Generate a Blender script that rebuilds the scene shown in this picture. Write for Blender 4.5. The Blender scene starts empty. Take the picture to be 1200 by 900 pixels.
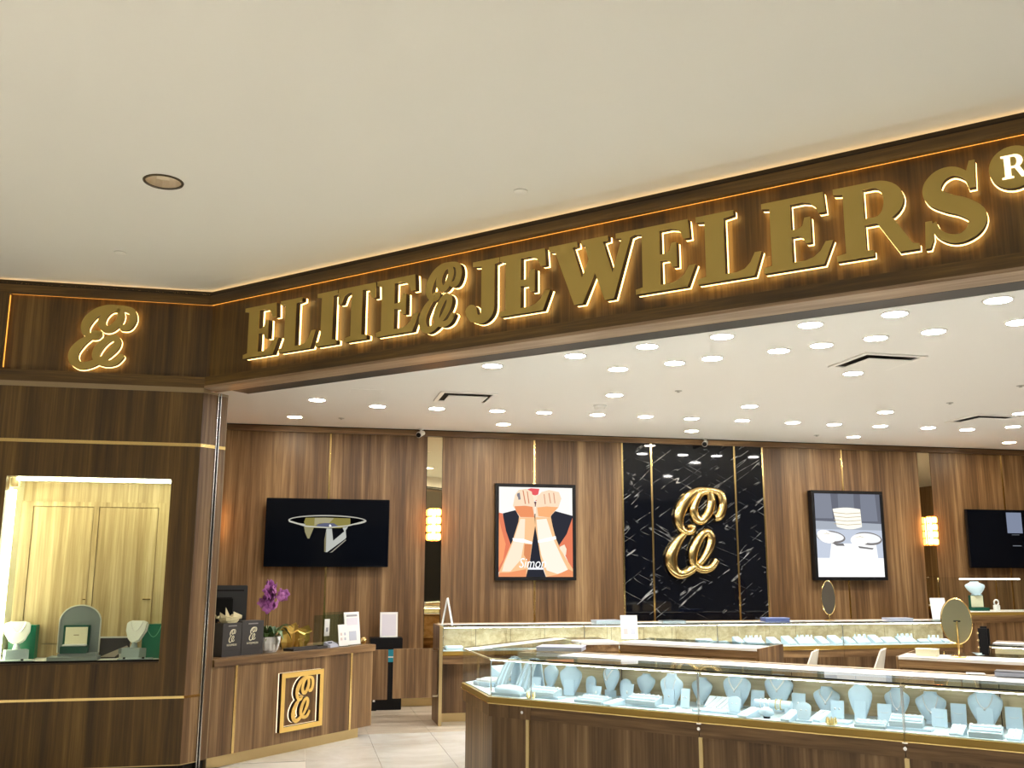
import bpy, bmesh, math, random
from mathutils import Vector, Matrix
random.seed(7)
S = bpy.context.scene
COL = S.collection
R2 = math.sqrt(2.0)
PI = math.pi

# ------------------------------------------------------------------ camera
cam_d = bpy.data.cameras.new('camera')
cam = bpy.data.objects.new('camera', cam_d)
COL.objects.link(cam)
cam_d.sensor_fit = 'HORIZONTAL'
cam_d.sensor_width = 36.0
cam_d.lens = 1123.565 / 1200 * 36.0
cam_d.clip_start = 0.05
cam_d.clip_end = 200
_p, _r, _t = math.radians(10.874), math.radians(0.188), math.radians(12.323)
_f = Vector((math.sin(_t) * math.cos(_p), math.cos(_t) * math.cos(_p), math.sin(_p)))
_x = Vector((math.cos(_t), -math.sin(_t), 0))
_u = _x.cross(_f)
_x2 = _x * math.cos(_r) + _u * math.sin(_r)
_u2 = -_x * math.sin(_r) + _u * math.cos(_r)
M = Matrix((_x2, _u2, -_f)).transposed().to_4x4()
M.translation = Vector((0, 0, 1.6))
cam.matrix_world = M
S.camera = cam

# ------------------------------------------------------------------ world, big lights, exposure
w = bpy.data.worlds.new('world')
S.world = w
w.use_nodes = True
w.node_tree.nodes['Background'].inputs[0].default_value = (1.0, 0.93, 0.82, 1)
w.node_tree.nodes['Background'].inputs[1].default_value = 0.10
S.view_settings.view_transform = 'Standard'
S.view_settings.look = 'None'
S.view_settings.exposure = 0.0
S.view_settings.gamma = 1.0
S.view_settings.use_curve_mapping = False

def area_light(name, loc, size, power, color, rot=(0, 0, 0), spread=PI):
    d = bpy.data.lights.new(name, 'AREA')
    d.shape = 'RECTANGLE'
    d.size, d.size_y = size
    d.energy = power
    d.color = color
    d.spread = spread
    o = bpy.data.objects.new(name, d)
    COL.objects.link(o)
    o.location = loc
    o.rotation_euler = rot
    return o
# added area light, unseen, over the concourse behind the viewer, to light the mall
FILL_POWER = 500
area_light('added_mall_fill', (1.0, -7.0, 8.8), (16, 8), FILL_POWER, (1.0, 0.97, 0.90))
ADDED_SPOT = 275  # energy of the added spots over the mall floor
DOWN = 195.0          # emission of the shop's ceiling downlights
LED = 9.0            # showcase light bars
GLOW = 5.5           # back lit lettering

# ------------------------------------------------------------------ materials
MATS = {}
def _new(name):
    m = bpy.data.materials.new(name)
    m.use_nodes = True
    nt = m.node_tree
    for n in list(nt.nodes):
        nt.nodes.remove(n)
    out = nt.nodes.new('ShaderNodeOutputMaterial')
    MATS[name] = m
    return m, nt, out
def plain(name, col, rough=0.5, metal=0.0, spec=0.5, coat=0.0, bump=0.0, bscale=60, vary=0.0):
    m, nt, out = _new(name)
    b = nt.nodes.new('ShaderNodeBsdfPrincipled')
    nt.links.new(b.outputs[0], out.inputs[0])
    b.inputs['Base Color'].default_value = (*col, 1)
    b.inputs['Roughness'].default_value = rough
    b.inputs['Metallic'].default_value = metal
    b.inputs['Specular IOR Level'].default_value = spec
    b.inputs['Coat Weight'].default_value = coat
    g = nt.nodes.new('ShaderNodeNewGeometry')
    no = nt.nodes.new('ShaderNodeTexNoise')
    no.inputs['Scale'].default_value = bscale
    no.inputs['Detail'].default_value = 3
    nt.links.new(g.outputs['Position'], no.inputs['Vector'])
    if vary > 0:
        mx = nt.nodes.new('ShaderNodeMix')
        mx.data_type = 'RGBA'
        mx.inputs[6].default_value = (*[c * (1 - vary) for c in col], 1)
        mx.inputs[7].default_value = (*[min(1, c * (1 + vary)) for c in col], 1)
        nt.links.new(no.outputs[0], mx.inputs[0])
        nt.links.new(mx.outputs[2], b.inputs['Base Color'])
    if bump > 0:
        bp = nt.nodes.new('ShaderNodeBump')
        bp.inputs['Strength'].default_value = bump
        bp.inputs['Distance'].default_value = 0.002
        nt.links.new(no.outputs[0], bp.inputs['Height'])
        nt.links.new(bp.outputs[0], b.inputs['Normal'])
    return m
def emit(name, col, strength):
    m, nt, out = _new(name)
    e = nt.nodes.new('ShaderNodeEmission')
    e.inputs[0].default_value = (*col, 1)
    e.inputs[1].default_value = strength
    nt.links.new(e.outputs[0], out.inputs[0])
    return m
def wood(name, kind='v', rotz=0.0, cols=None, rough=0.42):
    m, nt, out = _new(name)
    L = nt.links.new
    b = nt.nodes.new('ShaderNodeBsdfPrincipled')
    L(b.outputs[0], out.inputs[0])
    b.inputs['Roughness'].default_value = rough
    g = nt.nodes.new('ShaderNodeNewGeometry')
    rt = nt.nodes.new('ShaderNodeVectorRotate')
    rt.rotation_type = 'Z_AXIS'
    rt.inputs['Angle'].default_value = rotz
    L(g.outputs['Position'], rt.inputs['Vector'])
    def noise(scale, sc, detail, rough_, dist):
        mp = nt.nodes.new('ShaderNodeMapping')
        mp.inputs['Scale'].default_value = scale
        L(rt.outputs[0], mp.inputs['Vector'])
        n = nt.nodes.new('ShaderNodeTexNoise')
        n.inputs['Scale'].default_value = sc
        n.inputs['Detail'].default_value = detail
        n.inputs['Roughness'].default_value = rough_
        n.inputs['Distortion'].default_value = dist
        L(mp.outputs[0], n.inputs['Vector'])
        return n
    if kind == 'v':
        a = noise((1, 1, 0.030), 14, 4, 0.62, 0.35)
        c = noise((1, 1, 0.02), 3.2, 2, 0.5, 0.2)
        f = noise((1, 1, 0.03), 70, 3, 0.6, 0.3)
    else:
        a = noise((0.06, 1, 1), 14, 4, 0.6, 0.5)
        c = noise((0.03, 1, 1), 5, 2, 0.5, 0.2)
        f = noise((0.04, 1, 1), 90, 3, 0.6, 0.3)
    s1 = nt.nodes.new('ShaderNodeMath'); s1.operation = 'MULTIPLY_ADD'
    L(c.outputs[0], s1.inputs[0]); s1.inputs[1].default_value = 0.55
    s2 = nt.nodes.new('ShaderNodeMath'); s2.operation = 'MULTIPLY_ADD'
    L(a.outputs[0], s2.inputs[0]); s2.inputs[1].default_value = 0.75
    s3 = nt.nodes.new('ShaderNodeMath'); s3.operation = 'MULTIPLY'
    L(f.outputs[0], s3.inputs[0]); s3.inputs[1].default_value = 0.30
    L(s3.outputs[0], s2.inputs[2]); L(s2.outputs[0], s1.inputs[2])
    rp = nt.nodes.new('ShaderNodeValToRGB')
    cols = cols or [(0.062, 0.029, 0.0095), (0.126, 0.065, 0.024), (0.210, 0.118, 0.049), (0.355, 0.222, 0.104)]
    e = rp.color_ramp.elements
    e[0].position = 0.58; e[0].color = (*cols[0], 1)
    e[1].position = 1.0; e[1].color = (*cols[3], 1)
    k = rp.color_ramp.elements.new(0.74); k.color = (*cols[1], 1)
    k = rp.color_ramp.elements.new(0.86); k.color = (*cols[2], 1)
    L(s1.outputs[0], rp.inputs[0])
    L(rp.outputs[0], b.inputs['Base Color'])
    bp = nt.nodes.new('ShaderNodeBump'); bp.inputs['Strength'].default_value = 0.08; bp.inputs['Distance'].default_value = 0.002
    L(f.outputs[0], bp.inputs['Height']); L(bp.outputs[0], b.inputs['Normal'])
    return m
def glass(name, tint=(0.955, 0.985, 0.97), ior=1.5):
    m, nt, out = _new(name)
    L = nt.links.new
    t = nt.nodes.new('ShaderNodeBsdfTransparent'); t.inputs[0].default_value = (*tint, 1)
    g = nt.nodes.new('ShaderNodeBsdfGlossy'); g.inputs['Roughness'].default_value = 0.0
    fr = nt.nodes.new('ShaderNodeFresnel'); fr.inputs[0].default_value = ior
    mx = nt.nodes.new('ShaderNodeMixShader')
    gm = nt.nodes.new('ShaderNodeNewGeometry')       # a pane reflects once, on its outer face
    iv = nt.nodes.new('ShaderNodeMath'); iv.operation = 'SUBTRACT'; iv.inputs[0].default_value = 1.0
    L(gm.outputs['Backfacing'], iv.inputs[1])
    fm = nt.nodes.new('ShaderNodeMath'); fm.operation = 'MULTIPLY'; L(fr.outputs[0], fm.inputs[0]); L(iv.outputs[0], fm.inputs[1])
    L(fm.outputs[0], mx.inputs[0]); L(t.outputs[0], mx.inputs[1]); L(g.outputs[0], mx.inputs[2])
    L(mx.outputs[0], out.inputs[0])
    return m
def marble(name):
    m, nt, out = _new(name)
    L = nt.links.new
    b = nt.nodes.new('ShaderNodeBsdfPrincipled')
    L(b.outputs[0], out.inputs[0])
    b.inputs['Roughness'].default_value = 0.04
    g = nt.nodes.new('ShaderNodeNewGeometry')
    def veins(ang, scale, lo, hi, stretch):
        mp = nt.nodes.new('ShaderNodeMapping'); mp.vector_type = 'TEXTURE'
        mp.inputs['Rotation'].default_value = (0, ang, 0)
        mp.inputs['Scale'].default_value = (stretch, 1, 1)
        L(g.outputs['Position'], mp.inputs['Vector'])
        n = nt.nodes.new('ShaderNodeTexNoise'); n.inputs['Scale'].default_value = scale
        n.inputs['Detail'].default_value = 2.5; n.inputs['Roughness'].default_value = 0.45; n.inputs['Distortion'].default_value = 0.25
        L(mp.outputs[0], n.inputs['Vector'])
        s = nt.nodes.new('ShaderNodeMath'); s.operation = 'SUBTRACT'; L(n.outputs[0], s.inputs[0]); s.inputs[1].default_value = 0.5
        a = nt.nodes.new('ShaderNodeMath'); a.operation = 'ABSOLUTE'; L(s.outputs[0], a.inputs[0])
        r = nt.nodes.new('ShaderNodeMapRange'); r.inputs[1].default_value = lo; r.inputs[2].default_value = hi
        r.inputs[3].default_value = 1; r.inputs[4].default_value = 0
        L(a.outputs[0], r.inputs[0])
        return r
    v1 = veins(-0.60, 7.0, 0.0, 0.014, 9.0)
    v2 = veins(0.42, 5.0, 0.0, 0.007, 9.0)
    n2 = nt.nodes.new('ShaderNodeTexNoise'); n2.inputs['Scale'].default_value = 7.0; n2.inputs['Detail'].default_value = 3
    L(g.outputs['Position'], n2.inputs['Vector'])
    r2 = nt.nodes.new('ShaderNodeMapRange'); r2.inputs[1].default_value = 0.48; r2.inputs[2].default_value = 0.66
    L(n2.outputs[0], r2.inputs[0])
    mx = nt.nodes.new('ShaderNodeMath'); mx.operation = 'MAXIMUM'; L(v1.outputs[0], mx.inputs[0])
    h = nt.nodes.new('ShaderNodeMath'); h.operation = 'MULTIPLY'; L(v2.outputs[0], h.inputs[0]); h.inputs[1].default_value = 0.55
    L(h.outputs[0], mx.inputs[1])
    mu = nt.nodes.new('ShaderNodeMath'); mu.operation = 'MULTIPLY'; L(mx.outputs[0], mu.inputs[0]); L(r2.outputs[0], mu.inputs[1])
    c = nt.nodes.new('ShaderNodeMix'); c.data_type = 'RGBA'
    c.inputs[6].default_value = (0.0025, 0.0035, 0.007, 1); c.inputs[7].default_value = (0.42, 0.43, 0.43, 1)
    L(mu.outputs[0], c.inputs[0]); L(c.outputs[2], b.inputs['Base Color'])
    return m
def stone(name, c1, c2, scale, stretch=(1, 1, 1), rough=0.12):
    m, nt, out = _new(name)
    L = nt.links.new
    b = nt.nodes.new('ShaderNodeBsdfPrincipled'); L(b.outputs[0], out.inputs[0])
    b.inputs['Roughness'].default_value = rough
    g = nt.nodes.new('ShaderNodeNewGeometry')
    mp = nt.nodes.new('ShaderNodeMapping'); mp.inputs['Scale'].default_value = stretch
    L(g.outputs['Position'], mp.inputs['Vector'])
    n = nt.nodes.new('ShaderNodeTexNoise'); n.inputs['Scale'].default_value = scale; n.inputs['Detail'].default_value = 6
    n.inputs['Roughness'].default_value = 0.6; n.inputs['Distortion'].default_value = 0.8
    L(mp.outputs[0], n.inputs['Vector'])
    r = nt.nodes.new('ShaderNodeValToRGB')
    r.color_ramp.elements[0].position = 0.32; r.color_ramp.elements[0].color = (*c1, 1)
    r.color_ramp.elements[1].position = 0.66; r.color_ramp.elements[1].color = (*c2, 1)
    L(n.outputs[0], r.inputs[0]); L(r.outputs[0], b.inputs['Base Color'])
    return m

WV = wood('walnut_vertical')
WHA = wood('walnut_across', 'h', 0.0)
WHB = wood('walnut_across_sign', 'h', PI / 4)
WHD = wood('walnut_across_desk', 'h', -PI / 4)
DIMMED = [(0.032, 0.0150, 0.0025), (0.071, 0.035, 0.006), (0.118, 0.061, 0.012), (0.205, 0.116, 0.029)]  # same walnut as inside, darkened in colour to imitate dimmer light outside
WVX = wood('dimmed_walnut_vertical', 'v', 0.0, DIMMED)
WHAX = wood('dimmed_walnut_across', 'h', 0.0, DIMMED)
WHBX = wood('dimmed_walnut_across_sign', 'h', PI / 4, DIMMED)
PALE = [(0.42, 0.30, 0.15), (0.56, 0.43, 0.24), (0.68, 0.55, 0.33), (0.78, 0.66, 0.44)]
WPALE = wood('pale_oak_lining', 'h', PI / 4, PALE)
NICHEW = [(0.24, 0.16, 0.07), (0.40, 0.29, 0.15), (0.54, 0.42, 0.24), (0.68, 0.57, 0.36)]
WNICHE = wood('pale_walnut_door', 'v', 0, NICHEW)
GOLD = plain('polished_brass', (0.86, 0.64, 0.27), 0.16, 1.0)
GOLDS = plain('satin_brass', (0.70, 0.55, 0.29), 0.36, 1.0)
GOLDSIGN = plain('gold_sign_face', (0.46, 0.33, 0.085), 0.42, 0.35)
GOLDLEAF = plain('gold_paint_rail', (0.34, 0.215, 0.04), 0.35, 0.25)
SIGNSIDE = plain('dark_letter_return', (0.030, 0.016, 0.010), 0.6)
STEEL = plain('brushed_steel', (0.75, 0.75, 0.74), 0.25, 1.0)
CHROME = plain('polished_chrome', (0.9, 0.9, 0.9), 0.05, 1.0)
DARKMETAL = plain('dark_track_metal', (0.055, 0.052, 0.047), 0.45, 0.4)
BLACK = plain('black_plastic', (0.006, 0.006, 0.007), 0.45, spec=0.2)
SCREEN = plain('black_screen_glass', (0.003, 0.004, 0.007), 0.06, 0.0, 0.16)
CHAR = plain('charcoal_card', (0.035, 0.031, 0.030), 0.6, vary=0.1)
GAP = plain('shadow_gap_black', (0.012, 0.009, 0.006), 0.9)
WHITE = plain('white_laminate', (0.82, 0.82, 0.80), 0.35)
PAPER = plain('white_sign_card', (0.80, 0.80, 0.79), 0.6)
INK = plain('grey_print', (0.30, 0.30, 0.33), 0.7)
CEIL = plain('white_ceiling_paint', (0.80, 0.785, 0.75), 0.9, bump=0.05, bscale=40)
MALLCEIL = plain('mall_ceiling_paint', (0.80, 0.785, 0.725), 0.9, bump=0.05, bscale=40)
TRIMW = plain('white_trim', (0.82, 0.80, 0.76), 0.5)
VENTG = plain('vent_grey', (0.45, 0.44, 0.41), 0.6)
BUST = plain('pale_blue_leatherette', (0.55, 0.69, 0.79), 0.55, vary=0.03)
TRAYM = plain('pale_grey_tray', (0.38, 0.46, 0.50), 0.5)
DECK = plain('pale_deck_lining', (0.52, 0.60, 0.63), 0.6)
PEARL = plain('pearl_white', (0.92, 0.92, 0.90), 0.2, coat=0.5)
SILVER = plain('silver_jewellery', (0.93, 0.94, 0.96), 0.15, 0.25)
YGOLD = plain('yellow_gold_jewellery', (0.95, 0.78, 0.38), 0.2, 0.7)
CREAM = plain('cream_card', (0.82, 0.78, 0.56), 0.6)
GREEN = plain('green_gift_bag', (0.0, 0.16, 0.095), 0.4)
GREENBOX = plain('green_leather_box', (0.0, 0.075, 0.045), 0.35)
GREYARCH = plain('grey_suede_arch', (0.20, 0.235, 0.235), 0.6)
GREYEDGE = plain('pale_grey_edge', (0.55, 0.56, 0.52), 0.4)
SLATE = plain('slate_pad', (0.36, 0.38, 0.47), 0.45)
NAVY = plain('navy_box', (0.05, 0.07, 0.20), 0.4)
CHAIRW = plain('cream_leather', (0.66, 0.63, 0.55), 0.45)
LEAF = plain('leaf_green', (0.09, 0.16, 0.04), 0.45, vary=0.3, bscale=20)
LEAF2 = plain('dark_leaf_green', (0.035, 0.085, 0.025), 0.4)
PETAL = plain('purple_orchid_petal', (0.20, 0.035, 0.19), 0.6, vary=0.35, bscale=40)
PETAL2 = plain('light_orchid_petal', (0.36, 0.11, 0.33), 0.6)
STEMM = plain('brown_stem', (0.09, 0.06, 0.02), 0.6)
GOLDFOIL = plain('gold_foil', (0.62, 0.42, 0.10), 0.28, 0.8)
TISSUE = plain('cream_tissue', (0.62, 0.55, 0.33), 0.7)
TEAL = emit('teal_panel_light', (0.05, 0.30, 0.34), 0.6)
MARB = marble('black_veined_marble')
MIRROR = plain('bronze_mirror', (0.80, 0.68, 0.44), 0.01, 1.0)
FLOORT = stone('white_marble_tile', (0.60, 0.56, 0.49), (0.78, 0.76, 0.72), 1.6, (1, 1, 1), 0.10)
FLOORS = stone('streaked_beige_tile', (0.36, 0.29, 0.21), (0.66, 0.59, 0.49), 2.2, (0.6, 3.2, 1), 0.3)
GROUT = plain('floor_grout', (0.58, 0.54, 0.48), 0.8)
MALLFLOOR = stone('mall_floor_tile', (0.66, 0.63, 0.56), (0.78, 0.75, 0.69), 0.8, (1, 1, 1), 0.25)
MALLWALL = plain('mall_wall_paint', (0.45, 0.40, 0.33), 0.8)
MALLDARK = plain('dark_shop_front', (0.03, 0.03, 0.035), 0.5)
GLASS = glass('clear_glass', (0.97, 0.99, 0.98), 1.42)
GLASST = glass('clear_glass_top', (0.955, 0.985, 0.97), 1.52)
GLASSD = glass('smoky_acrylic', (0.80, 0.90, 0.88), 1.22)
E_DOWN = emit('downlight_lens', (1.0, 0.96, 0.90), DOWN)
E_DOWNW = emit('warm_downlight_lens', (1.0, 0.85, 0.62), DOWN)
E_LED = emit('showcase_light_bar', (1.0, 0.98, 0.90), LED)
E_LEDIN = emit('showcase_front_light', (0.88, 0.97, 1.0), LED * 3.3)
E_GLOW = emit('sign_acrylic_glow', (1.0, 0.66, 0.23), GLOW)
E_COVE = emit('sign_cove_strip', (1.0, 0.40, 0.06), 1.8)
E_NICHE = emit('niche_light', (1.0, 0.97, 0.62), 33.0)
E_SCONCE = emit('sconce_bulb', (1.0, 0.66, 0.28), 26.0)
E_WHITE = emit('lit_white', (1.0, 0.97, 0.93), 1.05)
CRYSTAL = emit('lit_crystal', (1.0, 0.38, 0.07), 15.0)

# ------------------------------------------------------------------ mesh helpers
class MB:
    def __init__(s):
        s.v = []; s.f = []
    def add(s, vs, fs):
        n = len(s.v)
        s.v += [tuple(p) for p in vs]
        s.f += [tuple(i + n for i in q) for q in fs]
        return s
    def box(s, x0, x1, y0, y1, z0, z1):
        vs = [(x0, y0, z0), (x1, y0, z0), (x1, y1, z0), (x0, y1, z0), (x0, y0, z1), (x1, y0, z1), (x1, y1, z1), (x0, y1, z1)]
        return s.add(vs, [(0, 3, 2, 1), (4, 5, 6, 7), (0, 1, 5, 4), (1, 2, 6, 5), (2, 3, 7, 6), (3, 0, 4, 7)])
    def plan(s, poly, z0, z1):
        n = len(poly)
        a = sum(poly[i][0] * poly[(i + 1) % n][1] - poly[(i + 1) % n][0] * poly[i][1] for i in range(n))
        if a < 0: poly = poly[::-1]
        vs = [(x, y, z0) for x, y in poly] + [(x, y, z1) for x, y in poly]
        fs = [tuple(range(n - 1, -1, -1)), tuple(range(n, 2 * n))] + [(i, (i + 1) % n, n + (i + 1) % n, n + i) for i in range(n)]
        return s.add(vs, fs)
    def elev(s, poly, y0, y1):            # outline in x,z, extruded along y (front is y0)
        n = len(poly)
        a = sum(poly[i][0] * poly[(i + 1) % n][1] - poly[(i + 1) % n][0] * poly[i][1] for i in range(n))
        if a < 0: poly = poly[::-1]
        vs = [(x, y0, z) for x, z in poly] + [(x, y1, z) for x, z in poly]
        fs = [tuple(range(n)), tuple(range(2 * n - 1, n - 1, -1))] + [(i, n + i, n + (i + 1) % n, (i + 1) % n) for i in range(n)]
        return s.add(vs, fs)
    def rings(s, rings, cap=True):
        n = len(rings[0]); m = len(rings)
        vs = [p for r in rings for p in r]
        fs = [(i * n + j, i * n + (j + 1) % n, (i + 1) * n + (j + 1) % n, (i + 1) * n + j) for i in range(m - 1) for j in range(n)]
        if cap: fs += [tuple(range(n - 1, -1, -1)), tuple(range((m - 1) * n, m * n))]
        return s.add(vs, fs)
    def lathe(s, prof, c=(0, 0, 0), n=24, cap=True):
        return s.rings([[(c[0] + r * math.cos(2 * PI * k / n), c[1] + r * math.sin(2 * PI * k / n), c[2] + z) for k in range(n)] for r, z in prof], cap)
    def tube(s, pts, rad, n=6, closed=False):
        pts = [Vector(p) for p in pts]; m = len(pts)
        rr = []
        for i, p in enumerate(pts):
            a = pts[(i - 1) % m] if closed or i > 0 else p
            b = pts[(i + 1) % m] if closed or i < m - 1 else p
            t = (b - a); t = t.normalized() if t.length > 0 else Vector((0, 0, 1))
            u = t.cross(Vector((0, 0, 1)))
            if u.length < 0.05: u = t.cross(Vector((0, 1, 0)))
            u.normalize(); w_ = t.cross(u)
            r = rad[i] if isinstance(rad, (list, tuple)) else rad
            rr.append([p + (u * math.cos(2 * PI * k / n) + w_ * math.sin(2 * PI * k / n)) * r for k in range(n)])
        if closed: rr.append(rr[0]); return s.rings(rr, False)
        return s.rings(rr, True)
    def sphere(s, c, r, n=10, m=6, sc=(1, 1, 1)):
        return s.rings([[(c[0] + sc[0] * max(r * math.sin(PI * i / m), r * 0.02) * math.cos(2 * PI * k / n), c[1] + sc[1] * max(r * math.sin(PI * i / m), r * 0.02) * math.sin(2 * PI * k / n), c[2] - sc[2] * r * math.cos(PI * i / m)) for k in range(n)] for i in range(m + 1)])
    def mesh(s, name, smooth=False, bevel=0.0):
        me = bpy.data.meshes.new(name)
        me.from_pydata(s.v, [], s.f)
        me.validate()
        bm = bmesh.new(); bm.from_mesh(me)
        bmesh.ops.recalc_face_normals(bm, faces=bm.faces)
        if bevel > 0:
            es = [e for e in bm.edges if len(e.link_faces) == 2 and e.calc_face_angle(0) > 0.6]
            bmesh.ops.bevel(bm, geom=es, offset=bevel, segments=2, affect='EDGES', clamp_overlap=True)
        for f in bm.faces: f.smooth = smooth
        bm.to_mesh(me); bm.free()
        if smooth:
            try: me.set_sharp_from_angle(angle=0.9)
            except Exception: pass
        return me

CACHE = {}
def part(name, mb, mat, parent=None, smooth=False, key=None, bevel=0.0, loc=None, rot=None, label=None):
    if key is not None and key in CACHE:
        me = CACHE[key]
    else:
        if callable(mb): mb = mb()
        me = mb.mesh(name, smooth, bevel)
        me.materials.append(mat)
        if key is not None: CACHE[key] = me
    o = bpy.data.objects.new(name, me)
    COL.objects.link(o)
    if parent is not None: o.parent = parent
    if loc is not None: o.location = loc
    if rot is not None: o.rotation_euler = rot
    if label: o['label'] = label
    return o
def tag(o, label, cat, group=None):
    o['label'] = label; o['category'] = cat
    if group: o['group'] = group
    return o
def thing(name, label, cat, loc=(0, 0, 0), rz=0.0, group=None, scale=None):
    o = bpy.data.objects.new(name, None)
    COL.objects.link(o)
    o.empty_display_size = 0.1
    o.location = loc; o.rotation_euler = (0, 0, rz)
    if scale: o.scale = scale
    return tag(o, label, cat, group)
def struct(name, mb, mat, loc=None, rz=0.0, label=None, bevel=0.0):
    o = part(name, mb, mat, None, bevel=bevel)
    if loc is not None: o.location = loc
    o.rotation_euler = (0, 0, rz)
    o['kind'] = 'structure'
    if label: o['label'] = label
    return o
def sroot(name, label, loc=(0, 0, 0), rz=0.0):
    o = bpy.data.objects.new(name, None)
    COL.objects.link(o); o.location = loc; o.rotation_euler = (0, 0, rz)
    o['kind'] = 'structure'; o['label'] = label
    return o
def spline(pts, per=8):
    out = []
    n = len(pts)
    for i in range(n - 1):
        p0 = pts[max(i - 1, 0)]; p1 = pts[i]; p2 = pts[i + 1]; p3 = pts[min(i + 2, n - 1)]
        for k in range(per):
            t = k / per
            out.append(tuple(0.5 * (2 * b + (c - a) * t + (2 * a - 5 * b + 4 * c - d) * t * t + (3 * b - a - 3 * c + d) * t ** 3) for a, b, c, d in zip(p0, p1, p2, p3)))
    out.append(tuple(pts[-1]))
    return out
def ellipse(cx, cz, a, b, tilt=0, n=28, a0=0, a1=2 * PI):
    r = []
    for k in range(n):
        t = a0 + (a1 - a0) * k / n
        x, z = a * math.cos(t), b * math.sin(t)
        r.append((cx + x * math.cos(tilt) - z * math.sin(tilt), cz + x * math.sin(tilt) + z * math.cos(tilt)))
    return r
def text_mesh(name, txt, size, mat, parent, loc, rot=(PI / 2, 0, 0), shear=0.0, ext=0.0004, width=None, offset=0.0):
    cu = bpy.data.curves.new(name, 'FONT')
    cu.body = txt; cu.size = size; cu.shear = shear; cu.extrude = ext; cu.offset = offset
    cu.align_x = 'CENTER'; cu.resolution_u = 3
    o = bpy.data.objects.new(name, cu)
    COL.objects.link(o)
    bpy.context.view_layer.update()
    me = bpy.data.meshes.new_from_object(o.evaluated_get(bpy.context.evaluated_depsgraph_get()))
    bpy.data.objects.remove(o)
    me.name = name
    me.materials.clear(); me.materials.append(mat)
    xs = [v.co.x for v in me.vertices]
    if width and xs:
        k = width / (max(xs) - min(xs))
        for v in me.vertices: v.co.x *= k
    r = bpy.data.objects.new(name, me)
    COL.objects.link(r); r.parent = parent; r.location = loc; r.rotation_euler = rot
    return r

# script logo: strokes of (x, z, half width); unit box 0..1 x 0..1
def _u(pts): return [((x - 85) / 775.0, 1 - (y - 95) / 735.0, w_ / 750.0) for x, y, w_ in pts]
LOGO = [
    _u([(690, 335, 34), (760, 320, 42), (808, 240, 42), (790, 155, 40), (715, 122, 30), (600, 112, 26), (490, 122, 34), (375, 178, 50), (290, 260, 56), (252, 350, 48), (275, 420, 36), (335, 452, 30), (400, 448, 28), (430, 415, 24), (390, 402, 18), (345, 410, 16)]),
    _u([(640, 125, 34), (545, 140, 30), (470, 205, 36), (440, 285, 42), (480, 352, 42), (555, 352, 40), (630, 285, 42), (662, 205, 40), (640, 125, 34)]),
    _u([(318, 462, 26), (225, 530, 46), (150, 630, 56), (155, 722, 54), (235, 778, 44), (345, 762, 40), (455, 712, 34)]),
    _u([(470, 705, 30), (545, 650, 34), (625, 560, 42), (645, 488, 40), (592, 448, 34), (505, 492, 40), (425, 585, 46), (405, 670, 40), (450, 722, 36), (540, 742, 36), (640, 722, 34), (705, 660, 30)]),
]
def logo_ribbon(wd, ht, y0, y1, grow=0.0, x0=0.0, z0=0.0):
    mb = MB()
    yb0, yb1 = y0, y1
    for q, st in enumerate(LOGO):
        y0, y1 = yb0 - .0007 * q, yb1 - .0007 * q
        p = spline([(x * wd, z * ht, h * .84 * (wd * 0.62 + ht * 0.38)) for x, z, h in st], 7)
        n = len(p); L_, R_ = [], []
        for i in range(n):
            a = p[max(i - 1, 0)]; b = p[min(i + 1, n - 1)]
            tx, tz = b[0] - a[0], b[1] - a[1]; l = math.hypot(tx, tz) or 1
            nx, nz = -tz / l, tx / l; h = p[i][2] + grow
            L_.append((x0 + p[i][0] + nx * h, z0 + p[i][1] + nz * h)); R_.append((x0 + p[i][0] - nx * h, z0 + p[i][1] - nz * h))
        vs = []
        for i in range(n):
            vs += [(L_[i][0], y0, L_[i][1]), (R_[i][0], y0, R_[i][1]), (R_[i][0], y1, R_[i][1]), (L_[i][0], y1, L_[i][1])]
        fs = []
        for i in range(n - 1):
            for k in range(4):
                fs.append((i * 4 + k, i * 4 + (k + 1) % 4, (i + 1) * 4 + (k + 1) % 4, (i + 1) * 4 + k))
        fs += [(0, 1, 2, 3), ((n - 1) * 4 + 3, (n - 1) * 4 + 2, (n - 1) * 4 + 1, (n - 1) * 4)]
        mb.add(vs, fs)
        for e in (() if st[0] == st[-1] else (0, n - 1)):   # rounded stroke ends
            h = p[e][2] + grow
            mb.elev([(x0 + p[e][0] + h * math.cos(2 * PI * k / 14), z0 + p[e][1] + h * math.sin(2 * PI * k / 14)) for k in range(14)], y0 - .0003, y1)
    return mb
def logo_tube(wd, ht, depth):
    mb = MB()
    for q, st in enumerate(LOGO):
        p = spline([(x * wd, z * ht, h * 1.12 * (wd * 0.62 + ht * 0.38)) for x, z, h in st], 7)
        n = len(p); rr = []
        for i in range(n):
            a = p[max(i - 1, 0)]; b = p[min(i + 1, n - 1)]
            tx, tz = b[0] - a[0], b[1] - a[1]; l = math.hypot(tx, tz) or 1
            nx, nz = -tz / l, tx / l; h = p[i][2]
            k_ = 0.35 if i in (0, n - 1) else 1
            rr.append([(p[i][0] + nx * h * k_ * math.cos(t), -depth * k_ * max(math.sin(t), -0.5) - 0.003 * q, p[i][1] + nz * h * k_ * math.cos(t)) for t in [2 * PI * j / 12 for j in range(12)]])
        mb.rings(rr)
    return mb

# ================================================================== THE SETTING
YB = 11.81                    # back wall of the shop
ZC = 3.285                    # shop ceiling
P = (-0.833, 8.253)           # street corner of the entrance pillar
PL = (P[0], P[1], 0.0)
RB, RD = -PI / 4, PI / 4      # sign run / desk run directions
ZM = 3.914                    # mall ceiling
MIT = math.tan(PI / 8)

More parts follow.
